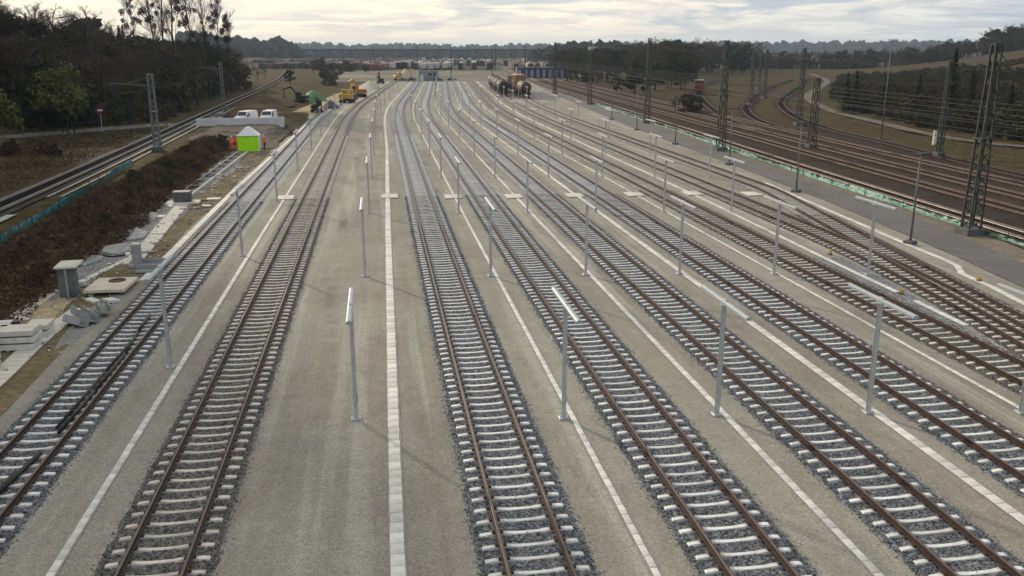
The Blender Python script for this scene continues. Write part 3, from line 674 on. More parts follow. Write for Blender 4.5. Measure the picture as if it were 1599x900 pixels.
lattice_mast('grey mast farther along the left embankment, beyond the level crossing', (-28.0, 169, 1.2), 8.6, .5, .4, -3.6, group='masts on the left embankment', mat=steel_grey)
def tall_lamp(label, loc, h, heads, rz=0.0, group='tall lamp posts'):
    t = thing('street_lamp', label, 'lamp post', loc, rz, group)
    MB().tube((0, 0, 0), (0, 0, h), .10 if h > 8 else .08, .055, 8).build('post', steel_grey, t, smooth=True)
    MB().bevbox((0, 0, .08), (.6, .6, .3), .03).build('base', conc_dark, t)
    b = MB(); b.tube((-heads, 0, h), (heads, 0, h), .03, .03, 5); b.build('cross_arm', steel_grey, t)
    for s in (-1, 1): MB().bevbox((s * heads, -.1, h), (.35, .55, .12), .03).build('lamp_head', steel_dark if h < 8 else lamp_white, t)
    return t
tall_lamp('low road lamp with dark twin heads on a black base, nearest the turnout', (33.4, 49.7, 0), 5.75, .38, .4, 'road lamps')
tall_lamp('low road lamp with twin heads at the end of the cream duct', (35.9, 70.5, 0), 6.0, .3, .4, 'road lamps')
for v in (89, 110, 131, 152): tall_lamp('low road lamp with twin heads farther along the service road', (interp(ROAD_L, v) - .4, v, 0), 6.0, .3, .4, 'road lamps')
tall_lamp('very tall thin lamp mast standing in the dry grass before the hillside', (68.65, 111.6, 0), 13.3, .35)
tall_lamp('double headed lamp standing in the dark wood on the hill', (-62, 150, hgt(-62, 150)), 9.5, .95)
# wires
def wire(label, a, b, sag, r=.012, grp='overhead wires'):
    b_ = MB(); P = [Vector((0, 0, 0)).lerp(Vector(b) - Vector(a), k / 12) + Vector((0, 0, -sag * 4 * (k / 12) * (1 - k / 12))) for k in range(13)]
    b_.poly_tube(P, r, 4); o = b_.build('overhead_wire', steel_dark, loc=a); tag(o, label, 'wire', grp)
wire('overhead wire from the tallest lattice mast towards the next one', (40.5, 51.9, 11.2), (42.9, 102.2, 11.9), .5)
wire('overhead wire between the second mast and the pale kerb mast', (42.9, 102.2, 11.9), (46.4, 143.8, 12.7), .5)
wire('overhead wire between the pale kerb mast and the tank wagon mast', (46.4, 143.8, 12.7), (49.1, 196, 12.9), .5)
wire('upper wire spanning from the branch mast across the grassy hillside', (69.6, 136.2, 10.6), (66, 60, 10.2), .6, .012)
wire('lower pale wire drooping in front of the hillside conifers', (69.0, 136.2, 9.6), (65.6, 93.2, 8.4), 1.2, .014)
wire('wire running low from the collar of the tallest mast', (39.2, 51.9, 6.4), (58, 44, 6.2), .3, .018)
wire('overhead wire above the left embankment track between its masts', (-28.4, 101.5, 7.3), (-31.4, 169, 7.5), .4, .018)
for q, d in enumerate((0.0, 5.8, 10.4, 15.0)):
    P = Mline(d)
    for z_, nm in ((5.6, 'contact'), (7.1, 'carrier')):
        o = MB().poly_tube([Vector((a - P[0][0], b - P[0][1], 0)) for a, b in P[::4]], .02, 4).build('overhead_wire', steel_dark, loc=(P[0][0], P[0][1], z_)); tag(o, '%s wire hanging above the %s running line beyond the netting' % (nm, ORD[q]), 'wire', 'overhead wires')
# ================================================================== construction strip
CSG = 'pieces on the construction strip'
make_duct('wide pale concrete trough with lids leading to the slab stacks', catmull([(-14.55, 27), (-14.6, 33), (-14.75, 38), (-14.5, 42.5)], 1), .8, .5, group='ducts of the construction strip', mat=slab_white)
make_duct('wide cream concrete trough running from the concrete post to the dark block', catmull([(-14.55, 51.5), (-14.9, 58), (-15.4, 65), (-15.8, 72.3)], 1), .95, .5, group='ducts of the construction strip', mat=slab_white)
make_duct('slim white trough branching from the concrete post to the lidded shaft', [(-16.1, 47.6), (-15.1, 52.8)], .34, .5, group='ducts of the construction strip', mat=slab_white)
make_duct('pale concrete trough piece along the foot of the brambles', [(-17.0, 40.5), (-17.0, 45.6)], .7, .5, group='ducts of the construction strip', mat=slab_white)
random.seed(21)
def blob_sheet(name, cx, cy, rx, ry, z, mat, rz=0.0, n=18, amp=.2):
    b = MB(); P = []
    for i in range(n):
        a = 6.283 * i / n; r = 1 + random.uniform(-amp, amp); x, y = rx * r * math.cos(a), ry * r * math.sin(a); P.append((cx + x * math.cos(rz) - y * math.sin(rz), cy + x * math.sin(rz) + y * math.cos(rz), z))
    b.add(P + [(cx, cy, z + .01)], [(i, (i + 1) % n, n) for i in range(n)]); return b.build(name, mat, kind='structure')
blob_sheet('grey_fill', -16.4, 62, 1.7, 15, 0.004, rubble_m); blob_sheet('grey_fill', -16.9, 92, 1.8, 19, 0.004, rubble_m, .03)
blob_sheet('sand_patch', -15.9, 41.6, .95, 3.6, 0.006, soil_pale, .1); blob_sheet('grey_fill', -13.5, 41, .55, 4.5, 0.006, rubble_m); blob_sheet('grey_fill', -16.9, 49, 1.2, 4.5, 0.008, rubble_m, .05)
def slabs(cx, cy, rx, ry, rz, th, label, mat):
    b = MB(); n = 9; P = []
    for i in range(n):
        a = 6.283 * i / n + random.uniform(-.15, .15); r = random.uniform(.85, 1.15); P.append((rx * r * math.cos(a), ry * r * math.sin(a)))
    tz = random.uniform(.0, .12)
    V = [(x, y, .03 + y * tz * .3 + .06) for x, y in P] + [(x * 1.02, y * 1.02, 0.0) for x, y in P]
    b.add(V, [tuple(range(n))] + [(i, n + i, n + (i + 1) % n, (i + 1) % n) for i in range(n)])
    o = b.build('rock_slab', mat, loc=(cx, cy, th)); o.rotation_euler.z = rz; tag(o, label, 'slab', CSG)
slabs(-16.2, 55.5, 1.0, 1.7, .2, .04, 'smooth grey oval sheet beside the cream trough, ringed by dark cable', conc_grey)
slabs(-17.3, 52.6, .8, 1.2, -.2, .04, 'grey broken sheet at the foot of the brambles, below the oval sheet', conc_grey)
slabs(-16.4, 60.0, .9, 1.9, .3, .04, 'grey slab lying left of the cream trough, above the oval sheet', conc_grey)
slabs(-17.2, 66.0, .9, 2.0, .1, .04, 'grey slab at the bramble edge near the dark block', conc_grey)
slabs(-17.1, 76.0, .8, 2.5, .1, .04, 'pale grey slab beside the open ladder like duct', rubble_m)
def ring(cx, cy, rx, ry, r, z, label, rz=0.0, a0=0.0, a1=6.283):
    P = [(rx * math.cos(a0 + (a1 - a0) * i / 20) * (1 + .08 * math.sin(i * 1.7)), ry * math.sin(a0 + (a1 - a0) * i / 20), 0) for i in range(21)]
    o = MB().poly_tube([Vector(p) for p in P], r, 6).build('cable', black_pipe, loc=(cx, cy, z)); o.rotation_euler.z = rz; tag(o, label, 'cable', 'loose black cables')
ring(-16.2, 55.4, 1.15, 1.9, .045, .06, 'black cable looped round the grey oval sheet', .2, .4, 5.6)
ring(-17.3, 57.5, .8, 2.6, .04, .06, 'thin black cable trailing along the bramble edge', .1, 1.2, 4.4)
ring(-14.3, 76.0, 1.6, 3.2, .05, .06, 'black cable snaking from the dark block over the sand', -.5, 3.3, 5.6)
ring(-16.9, 46.2, .6, 2.4, .05, .08, 'tangle of black cable left of the lidded shaft', -.1, 1.2, 5.0)
ring(-17.1, 48.2, .5, .9, .035, .25, 'dark wire bundle standing on the bramble edge behind the shaft', .3)
random.seed(404); rb = MB(); rp_ = MB()
for _ in range(2600):
    v = random.uniform(34, 110); u = random.uniform(-17.6, -15.2) if random.random() < .7 else random.uniform(-15.2, -13.1); sz = random.uniform(.03, .10) * (2.2 if random.random() < .06 else 1)
    stone(rb if random.random() < .7 else rp_, u, v, sz * .35, sz)
for b_, m_, nm in ((rb, conc_grey, 'grey'), (rp_, slab_white, 'pale')):
    o = b_.build('rubble', m_, kind='stuff'); o['label'] = nm + ' rubble scattered over the construction strip'; o['category'] = 'rubble'
for k in range(26):
    v = random.uniform(35, 100); u = random.uniform(-17.4, -13.4); w_, l_ = random.uniform(.3, .9), random.uniform(.25, .6)
    o = MB().bevbox((0, 0, .04), (w_, l_, random.uniform(.06, .14)), .012).build('concrete_fragment', random.choice((slab_white, concrete, conc_grey)), loc=(u, v, .03)); o.rotation_euler = (random.uniform(-.12, .12), random.uniform(-.12, .12), random.uniform(0, 3.1)); tag(o, 'small broken concrete slab lying loose on the construction strip', 'slab', 'loose broken slabs')
# dark block on white slab
t = thing('block_stack', 'dark stacked block with pale top boards on a white slab', 'block', (-15.85, 72.5, 0.05), .05, CSG)
MB().bevbox((0, 0, .05), (2.6, 1.5, .12), .02).build('slab', slab_white, t)
for k in range(3): MB().bevbox((0, .1, .26 + k * .27), (1.35, .9, .25), .02).build('block', conc_dark, t)
for k in range(2): MB().bevbox((-.05, -.2 + k * .55, .93), (1.3, .26, .07), .01).build('board', slab_white, t)
o = MB().bevbox((0, 0, .05), (1.1, .9, .1), .02).build('concrete_slab', slab_white, loc=(-13.75, 74.2, 0)); tag(o, 'white concrete slab lying on the sand right of the dark block', 'slab', CSG)
# open ladder-like duct
t = thing('open_duct', 'open concrete duct with dark rungs leading to the neon tent', 'duct', (-16.35, 92, 0), -.005, CSG)
for s in (-1, 1): MB().box((s * .55, 0, .12), (.12, 33, .24)).build('side_wall', slab_white if s > 0 else conc_grey, t)
for k in range(9): MB().bevbox((-.35, -14.5 + k * 3.6, .2), (1.5, .55, .06), .01).build('rung', conc_dark, t)
# concrete post with L beams
t = thing('concrete_post', 'square concrete post with white cap beside two angle beams', 'post', (-13.95, 50.9, 0), .05, CSG)
MB().bevbox((0, 0, .65), (.46, .46, 1.3), .02).build('shaft', conc_grey, t); MB().bevbox((0, 0, 1.34), (.44, .44, .06), .02).build('cap', slab_white, t); MB().bevbox((0, 0, .08), (.9, .8, .16), .02).build('footing', conc_grey, t)
for k, (dy, lb) in enumerate(((0.0, 'rear'), (-1.5, 'front'))):
    b = MB(); b.box((0, 0, .06), (1.35, .5, .10)); b.box((0, .2, .24), (1.35, .10, .26)); o = b.build('angle_beam', M('beam_grey', (.30, .33, .33), .9, .1), loc=(-13.05 + .05 * k, 50.9 + dy, .02)); tag(o, 'L shaped grey concrete beam, the %s one lying by the concrete post' % lb, 'beam', CSG)
# shaft with lid
t = thing('concrete_shaft', 'tall grey concrete shaft with an overhanging white slab lid', 'shaft', (-15.75, 45.0, 0), .08, CSG)
b = MB()
for s in (-1, 1): b.box((s * .32, 0, .75), (.12, .7, 1.5)); b.box((0, s * .32, .75), (.52, .06, 1.5))
b.build('walls', M('shaft_grey', (.17, .175, .18), .9, .25, 1.5), t)
MB().box((.02, -.39, .75), (.10, .08, 1.5)).build('rib', conc_grey, t); MB().bevbox((.05, .25, 1.56), (1.05, 1.5, .1), .02).build('lid', slab_white, t)
# slab with manhole ring
t = thing('manhole_slab', 'large cream concrete slab with a dark manhole ring', 'slab', (-14.0, 45.9, 0), -.02, CSG)
MB().bevbox((0, 0, .25), (2.0, 2.5, .16), .02).build('slab', M('slab_cream', (.66, .60, .49), .9, .12, 1.2), t)
MB().lathe([(.33, .42), (.37, .42), (.37, .30), (.34, .30)], 24, 'Z', (.15, .55, 0)).build('ring', M('ring_rust', (.11, .06, .055), .8), t, smooth=True)
for s in (-1, 1): MB().box((s * .8, 0, .09), (.2, 2.3, .15)).build('bearer', conc_dark, t)
# U channels heap
for k, (dx, dy, rz, rx, lb) in enumerate(((0, 0, .9, .5, 'lowest of the heap'), (.35, .55, .75, .35, 'leaning on the lowest'), (-.15, 1.25, .6, .2, 'nearest the manhole slab'), (.75, 1.7, .4, .1, 'lying flat by the siding edge'))):
    b = MB(); b.box((0, 0, .03), (.5, 1.15, .06)); b.box((-.22, 0, .2), (.06, 1.15, .3)); b.box((.22, 0, .2), (.06, 1.15, .3))
    o = b.build('duct_channel', conc_grey, loc=(-13.85 + dx, 39.6 + dy, .08 + .04 * k)); o.rotation_euler = (0, rx, rz); tag(o, 'grey U shaped concrete channel, ' + lb, 'channel', 'heap of concrete channels')
# slab stacks
for k, (x, y, nl, lb, w) in enumerate(((-15.2, 36.9, 3, 'with a dark object on top, beside the pale trough', 1.55), (-14.95, 38.6, 2, 'smaller, right behind the first stack', .9), (-16.35, 37.6, 3, 'at the foot of the brambles', 1.3), (-15.6, 34.2, 3, 'bluish one nearest the embankment end of the trough', 1.2))):
    t = thing('slab_stack', 'stack of pale concrete slabs, ' + lb, 'slab stack', (x, y, 0), .05 * k, 'slab stacks')
    for j in range(nl):
        MB().bevbox((.03 * (j % 2), 0, .16 + j * .30), (w, 1.0, .22), .02).build('slab', slab_white if j == nl - 1 else concrete, t)
        for s in (-1, 1): MB().box((s * w * .33, 0, .025 + j * .30), (.09, .95, .05)).build('batten', conc_dark, t)
o = MB().box((0, 0, .12), (.5, .35, .24), taper=.8).build('battery_box', black_pipe, loc=(-15.7, 37.9, 0.62)); tag(o, 'small black box lying behind the pale slab stack', 'box')
# pipes on the first siding
def pipes(label, P, r=.06):
    x, y = P[0][:2]; o = MB().poly_tube([Vector((a - x, b - y, c)) for a, b, c in P], r, 7).build('plastic_pipe', black_pipe, loc=(x, y, 0), smooth=True); tag(o, label, 'pipe', 'pipes on the first siding')
pipes('long black pipe lying between the rails, bending towards the duct', [(-10.55, 27.5, .13), (-10.5, 31, .12), (-10.5, 35, .13), (-10.75, 38, .12), (-10.85, 40.5, .13)])
pipes('short black pipe lying on sleepers parallel to the long one', [(-10.75, 27.9, .12), (-10.7, 33, .13), (-10.68, 36.5, .12)], .05)
pipes('black pipe crossing the rail at the end of the first siding', [(-11.3, 20.0, .14), (-10.9, 23, .13), (-10.6, 26.0, .13)], .07)
pipes('second black pipe bundled with the one crossing the rail', [(-11.0, 20.0, .13), (-10.95, 22.5, .13), (-10.85, 24.8, .13)], .06)
pipes('thin black hose kinked over the sleepers beside the pipe bundle', [(-11.5, 21, .12), (-11.2, 22.0, .2), (-11.15, 22.6, .12), (-11.4, 24, .12)], .04)
# yellow markers
for x, y, lb in ((26.8, 47.6, 'beside the eighth siding where the turnout starts'), (25.98, 38.9, 'at the end of the pale duct'), (31.6, 40.6, 'on the cream duct by the service road')):
    t = thing('track_marker', 'small yellow track marker on a dark foot, ' + lb, 'marker', (x, y, 0), .3, 'yellow track markers'); t.scale = (.62,) * 3
    MB().bevbox((0, 0, .09), (.3, .3, .18), .03).build('foot', conc_dark, t); MB().add([(-.16, -.12, .18), (.16, -.12, .18), (.16, .12, .18), (-.16, .12, .18), (-.10, -.04, .42), (.10, -.04, .42), (.10, .1, .42), (-.10, .1, .42)], [(0, 1, 5, 4), (1, 2, 6, 5), (2, 3, 7, 6), (3, 0, 4, 7), (4, 5, 6, 7), (3, 2, 1, 0)]).build('head', yellow_paint, t)
# white wall and tent, workers
t = thing('barrier_wall', 'long low white barrier wall in front of the parked vans', 'barrier', (-20.2, 135.2, .95), .13, None)
for k in range(5): MB().bevbox((-5.0 + k * 2.52, 0, .55), (2.48, .22, 1.5), .03).build('panel', M('barrier_white', (.66, .65, .68), .7, .06, .6), t)
t = thing('work_tent', 'small work tent with white peaked roof and neon yellow front', 'tent', (-15.75, 111, 0), .0); t.scale = (1.28, 1.2, 1.2)
for s in (-1, 1): MB().box((s * .95, 0, .8), (.05, 1.7, 1.6)).build('side_wall', white_paint, t)
MB().box((0, -.86, .78), (1.94, .04, 1.5)).build('front_flap', neon, t); MB().box((0, .86, .8), (1.9, .05, 1.6)).build('back_wall', white_paint, t)
MB().add([(-1.02, -.95, 1.58), (1.02, -.95, 1.58), (1.02, .95, 1.58), (-1.02, .95, 1.58), (-.12, 0, 2.5), (.12, 0, 2.5)], [(0, 1, 5, 4), (1, 2, 5), (2, 3, 4, 5), (3, 0, 4), (3, 2, 1, 0)]).build('roof', white_paint, t)
def person(label, loc, rz, pose, jm, tm):
    V = {'pel': (0, 0, .95, .15), 'sp': (0, .0, 1.15, .14), 'ch': (0, -.02, 1.35, .155), 'nk': (0, -.03, 1.50, .06), 'hd': (0, -.05, 1.60, .085), 'ht': (0, -.05, 1.72, .08)}
    E = [('pel', 'sp'), ('sp', 'ch'), ('ch', 'nk'), ('nk', 'hd'), ('hd', 'ht')]
    for s, n in ((-1, 'l'), (1, 'r')):
        st = pose['stride'] * s
        V['hip' + n] = (s * .10, 0, .88, .10); V['kn' + n] = (s * .12, -.06 - st * .5, .50, .075); V['an' + n] = (s * .13, st * .9 * -1 + .02, .09, .05); V['to' + n] = (s * .14, -st * .9 - .14, .045, .045)
        V['sh' + n] = (s * .19, -.02, 1.40, .075); el = pose['arm'][0 if s < 0 else 1]
        V['el' + n] = (s * .27, -.02 - el * .12, 1.13, .052); V['wr' + n] = (s * .25, -.06 - el * .34, .95 + el * .22, .038); V['ha' + n] = (s * .24, -.08 - el * .42, .87 + el * .24, .034)
        E += [('pel', 'hip' + n), ('hip' + n, 'kn' + n), ('kn' + n, 'an' + n), ('an' + n, 'to' + n), ('ch', 'sh' + n), ('sh' + n, 'el' + n), ('el' + n, 'wr' + n), ('wr' + n, 'ha' + n)]
    ks = list(V); bend = pose['bend']
    def bd(p):
        x, y, z = p
        if z > .95 and bend: a = bend * min(1, (z - .95) / .25); c, s_ = math.cos(a), math.sin(a); dz = z - .95; return (x, y * c - dz * s_, .95 + dz * c + y * s_)
        return (x, y, z)
    me = bpy.data.meshes.new('body'); me.from_pydata([bd(V[k][:3]) for k in ks], [(ks.index(a), ks.index(b)) for a, b in E], []); tmp = bpy.data.objects.new('tmp', me); C.objects.link(tmp)
    tmp.modifiers.new('skin', 'SKIN'); sk = me.skin_vertices[0].data
    for i, k in enumerate(ks): sk[i].radius = (V[k][3], V[k][3] * (.8 if k in ('pel', 'sp', 'ch') else 1)); sk[i].use_root = (k == 'pel')
    tmp.modifiers.new('sub', 'SUBSURF').levels = 1
    m2 = bpy.data.meshes.new_from_object(tmp.evaluated_get(bpy.context.evaluated_depsgraph_get())); m2.name = 'body'
    bpy.data.objects.remove(tmp); m2.materials.clear()
    for m in (tm, jm, skin_m, rubber): m2.materials.append(m)
    ct = bd((0, -.05, 1.64))
    for p in m2.polygons:
        c = p.center; z = c.z; hd = (c - Vector(ct)).length < .16
        p.material_index = 2 if hd else (3 if z < .12 else (0 if z < .92 and abs(c.x) < .215 else 1)); p.use_smooth = True
    t = thing('person', label, 'person', loc, rz, 'workers in orange by the tent')
    inst(m2, 'body', (0, 0, 0), 0, t)
    hx, hy, hz = bd((0, -.05, 1.70))
    MB().lathe([(-.01, .145), (.0, .14), (.03, .115), (.09, .095), (.12, .05), (.13, .01)], 12, 'Z', (hx, hy, hz)).build('helmet', M('helmet_white', (.7, .7, .68), .4), t, smooth=True)
    MB().box((0, -.0, 1.12), (.36, .30, .05)).build('reflective_band', M('reflective', (.75, .76, .72), .4), t) if not bend else None
    return t
person('worker in orange standing upright left of the neon tent', (-17.9, 111.2, 0), .6, dict(stride=.1, arm=(.3, .6), bend=0), hivis_o, hivis_o)
person('worker in orange bending over beside the open duct', (-17.1, 110.6, 0), 1.4, dict(stride=.15, arm=(.8, .7), bend=.7), hivis_o, hivis_o)
person('worker in orange with arms raised close to the tent side', (-16.95, 112.0, 0), -.4, dict(stride=.05, arm=(.9, 1.0), bend=0), hivis_o, hivis_o)
person('worker in orange walking away along the open duct', (-17.6, 113.2, 0), 2.6, dict(stride=.2, arm=(.2, .4), bend=.15), hivis_o, hivis_o)
person('worker in orange jacket and navy trousers right of the tent', (-13.95, 111.2, 0), -.8, dict(stride=.12, arm=(.2, .3), bend=0), hivis_o, navy)
# ------------------------------------------------------------------ vehicles
def wheel(parent, x, y, r, w):
    o = MB().lathe([(-w / 2, r * .75), (-w / 2, r * .96), (-w / 4, r), (w / 4, r), (w / 2, r * .96), (w / 2, r * .75)], 16, 'Y', (0, 0, 0)).build('wheel', rubber, parent, smooth=True, loc=(x, y, r))
    MB().lathe([(-w / 2 - .01, r * .2), (-w / 2 - .01, r * .6), (w / 2 + .01, r * .6), (w / 2 + .01, r * .2)], 12, 'Y').build('rim', galv, o)
def van(label, loc, rz, body, long_=True, grp='vehicles by the barrier'):
    t = thing('van' if long_ else 'car', label, 'van' if long_ else 'car', loc, rz, grp)
    t.scale = (.88,) * 3
    L, W, Hh = (4.9, 1.9, 2.0) if long_ else (4.3, 1.75, 1.5); h2 = L / 2
    if long_: prof = [(-h2, .35), (h2, .35), (h2 + .05, .6), (h2 - .05, 1.0), (h2 - .85, 1.2), (h2 - 1.5, Hh - .05), (h2 - 1.9, Hh), (-h2 + .1, Hh), (-h2, 1.7)]
    else: prof = [(-h2, .32), (h2, .32), (h2, .62), (h2 - .15, .85), (h2 - 1.1, .98), (h2 - 1.75, Hh - .04), (h2 - 2.2, Hh), (-h2 + .9, Hh - .03), (-h2 + .05, .98)]
    b = MB(); n = len(prof)
    ins = lambda z: W / 2 - (0 if z < 1.0 else .13 * (z - 1.0))
    P = [(x, -ins(z), z) for x, z in prof] + [(x, ins(z), z) for x, z in prof]
    b.add(P, [(i, n + i, n + (i + 1) % n, (i + 1) % n) for i in range(n)] + [tuple(range(n)), tuple(range(n, 2 * n))[::-1]])
    b.build('body', body, t)
    k = 4; a, c = prof[k], prof[k + 1]; q = lambda f: (a[0] + (c[0] - a[0]) * f + .012, a[1] + (c[1] - a[1]) * f + .012)
    x0, z0 = q(.12); x1, z1 = q(.9)
    MB().add([(x0, -W * .43, z0), (x0, W * .43, z0), (x1, W * .38, z1), (x1, -W * .38, z1)], [(0, 1, 2, 3)]).build('windscreen', glass_dark, t)
    for s in (-1, 1):
        yb = s * (ins(1.15) + .006); yt = s * (ins(Hh - .25) + .006)
        MB().add([(x0 - .35, yb, 1.15 if long_ else 1.0), (x0 - 1.35, yb, 1.15 if long_ else 1.0), (x0 - 1.35, yt, Hh - .25), (x1 - .2, yt, Hh - .25)], [(0, 1, 2, 3)]).build('side_window', glass_dark, t)
        if not long_: MB().add([(x0 - 1.45, yb, 1.0), (x0 - 2.4, yb, 1.0), (x0 - 2.2, yt, Hh - .25), (x0 - 1.45, yt, Hh - .25)], [(0, 1, 2, 3)]).build('side_window', glass_dark, t)
        MB().bevbox((h2 - .02, s * W * .36, .82), (.14, .36, .2), .03).build('headlight', M('lamp_glass', (.7, .72, .75), .15), t)
        MB().bevbox((x0 - .25, s * (W / 2 + .12), 1.2 if long_ else 1.05), (.12, .2, .24), .03).build('mirror', black_pipe, t)
        for xx in (-h2 + .95, h2 - .9): wheel(t, xx, s * (W / 2 - .11), .34, .22)
    MB().bevbox((h2 + .03, 0, .45), (.16, W * .96, .26), .04).build('bumper', black_pipe, t); MB().box((h2 - .0, 0, .75), (.06, W * .48, .16)).build('grille', glass_dark, t)
    return t
van('white panel van facing the barrier, beside another white van', (-19.9, 139.0, 1.25), RAD(-112), white_paint)
van('white van with dark bonnet shadow at the right end of the barrier', (-16.6, 139.6, 1.25), RAD(-98), white_paint)
van('dark car with pale roof parked left of the vans', (-24.0, 141.5, 1.25), RAD(-100), M('car_dark', (.02, .022, .028), .3, .05, 2, spec=.6), False)
def excavator(label, loc, rz, mat, ba=0.0, sc=1.0, grp='construction machines'):
    t = thing('excavator', label, 'excavator', loc, rz, grp); t.scale = (sc,) * 3
    for s in (-1, 1):
        b = MB(); prof = [(-1.7, .35), (-1.45, .05), (1.45, .05), (1.7, .35), (1.7, .5), (1.4, .8), (-1.4, .8), (-1.7, .5)]; b.prism(prof, s * 1.1 - .27, s * 1.1 + .27); b.build('crawler', rubber, t)
    MB().box((0, 0, .62), (1.6, 1.7, .5)).build('undercarriage', conc_dark, t)
    MB().bevbox((-.35, 0, 1.45), (3.0, 2.45, .95), .12).build('upper_body', mat, t); MB().bevbox((-1.5, 0, 1.55), (.9, 2.5, 1.1), .2).build('counterweight', mat, t)
    MB().bevbox((.55, .72, 2.35), (1.5, 1.0, 1.35), .12).build('cab', mat, t)
    MB().box((1.31, .72, 2.4), (.02, .85, 1.0)).build('cab_window', glass_dark, t); MB().box((.55, 1.225, 2.45), (1.2, .02, .85)).build('cab_window', glass_dark, t)
    b = MB(); p0, p1, p2 = (1.0, -.1, 1.6), (3.0 + ba, -.1, 4.4), (5.6, -.1, 3.7)
    for a, c, r0, r1 in ((p0, p1, .28, .26), (p1, p2, .26, .18)): b.tube(a, c, r0, r1, 6)
    b.build('boom', mat, t); MB().tube(p2, (5.3, -.1, 1.5), .17, .12, 6).build('stick', mat, t); MB().tube((2.0, -.1, 2.0), (3.2, -.1, 3.7), .07, .07, 6).build('hydraulic_ram', galv, t)
    MB().add([(4.9, -.6, 1.5), (4.9, .4, 1.5), (5.7, .4, 1.4), (5.7, -.6, 1.4), (4.6, -.6, .7), (4.6, .4, .7), (5.3, .4, .4), (5.3, -.6, .4)], [(0, 1, 2, 3), (0, 4, 5, 1), (4, 7, 6, 5), (3, 2, 6, 7), (0, 3, 7, 4), (1, 5, 6, 2)]).build('bucket', conc_dark, t)
    return t
excavator('yellow excavator at the end of the first siding', (-6.9, 211, 0), RAD(70), yellow_paint)
excavator('orange brown excavator behind the yellow one', (-4.6, 236, 0), RAD(120), orange_paint)
excavator('tiny yellow excavator working at the throat of the yard', (9.0, 362, 0), RAD(20), yellow_paint, sc=1.0)
excavator('black excavator on the haul road beside the first siding', (-11.9, 178, 0), RAD(-80), M('machine_black', (.018, .02, .018), .6, .1), sc=.8)
excavator('dark machine by the green tarpaulin heap', (-17.5, 212, .1), RAD(160), M('machine_dark', (.03, .035, .03), .6, .1), sc=.8)
excavator('dark machine on the pale ground beyond the orange brown excavator', (1.5, 330, 0), RAD(100), M('machine_dark', (.03, .035, .03), .6, .1), sc=.9)
def heap(label, name, loc, rx, ry, h, mat, seed):
    random.seed(seed); b = MB(); n, m = 20, 6
    for j in range(m):
        f = j / (m - 1)
        for i in range(n): a = 6.283 * i / n; r = (1 - f) ** .75 * random.uniform(.9, 1.1) + .05; b.v.append((rx * r * math.cos(a), ry * r * math.sin(a), h * f * random.uniform(.93, 1.05)))
    for j in range(m - 1):
        for i in range(n): b.f.append((j * n + i, j * n + (i + 1) % n, (j + 1) * n + (i + 1) % n, (j + 1) * n + i)); b.m.append(0)
    b.f.append(tuple(range((m - 1) * n, m * n))); b.m.append(0)
    o = b.build(name, mat, loc=loc, smooth=True); tag(o, label, 'heap', 'heaps by the haul road')
heap('heap under a bright green tarpaulin beside the haul road', 'tarp_heap', (-15.5, 222, 0), 3.2, 7, 2.4, M('tarp_green', (.06, .19, .06), .7, .2, .5), 1)
heap('purple grey heap beside the black excavator', 'rubble_heap', (-9.9, 193, 0), 1.7, 5, 1.6, M('heap_purple', (.085, .075, .11), .9, .2, .8), 2)
heap('pale gravel heap behind the orange brown excavator', 'gravel_heap', (-2.2, 290, 0), 3.2, 14, 2.4, M('heap_pale', (.46, .44, .38), .95, .1, .5), 3)
heap('brown earth heap between haul road and embankment', 'earth_heap', (-24, 200, .4), 6, 14, 2.0, M('heap_brown', (.10, .075, .05), .95, .2, .4), 4)
# ------------------------------------------------------------------ tank wagons
def tank_wagon(label, loc, rz, mat, grp):
    t = thing('tank_wagon', label, 'tank wagon', loc, rz, grp)
    MB().lathe([(-6.6, .25), (-6.5, .8), (-6.25, 1.2), (-5.9, 1.38), (5.9, 1.38), (6.25, 1.2), (6.5, .8), (6.6, .25)], 22, 'X', (0, 0, 2.65)).build('tank', mat, t, smooth=True)
    b = MB()
    for s in (-1, 1): b.box((0, s * .85, 1.15), (13.6, .12, .28))
    for x in (-6.6, 0, 6.6): b.box((x, 0, 1.14), (.25, 2.5, .3))
    b.build('underframe', rail_dark, t)
    for x in (-5.0, -2.0, 2.0, 5.0): MB().box((x, 0, 1.4), (.35, 2.2, .5)).build('saddle', rail_dark, t)
    for s in (-1, 1):
        bg = MB().box((s * 4.7, 0, .7), (2.6, 1.9, .35)).build('bogie', rail_dark, t)
        for x in (-.9, .9):
            for y in (-.75, .75): MB().lathe([(-.07, .12), (-.07, .46), (.07, .46), (.07, .12)], 14, 'Y', (s * 4.7 + x, y, .46 + .0)).build('wheel', rail_dark, bg)
        for y in (-.87, .87): MB().lathe([(0, .08), (.45, .08), (.45, .24), (.55, .24)], 10, 'X', (6.75, y, 1.05)).build('buffer', rail_dark, t) if s > 0 else MB().lathe([(-.55, .24), (-.45, .24), (-.45, .08), (0, .08)], 10, 'X', (-6.75, y, 1.05)).build('buffer', rail_dark, t)
    MB().box((0, 0, 4.12), (5.0, .7, .05)).build('walkway', steel_dark, t); MB().lathe([(4.0, .42), (4.22, .42), (4.26, .2)], 14, 'Z', (0, 0, 0)).build('dome', mat, t)
    b = MB()
    for s in (-.25, .25): b.tube((s, -1.5, 1.0), (s, -.6, 4.1), .03, .03, 5)
    for k in range(8): f = k / 7; b.tube((-.25, -1.5 + .9 * f, 1.0 + 3.1 * f), (.25, -1.5 + .9 * f, 1.0 + 3.1 * f), .02, .02, 5)
    b.build('ladder', steel_dark, t); return t
def on(fn, v): return (fn(v), v, .20), math.atan2(1, (fn(v + 1) - fn(v - 1)) / 2)
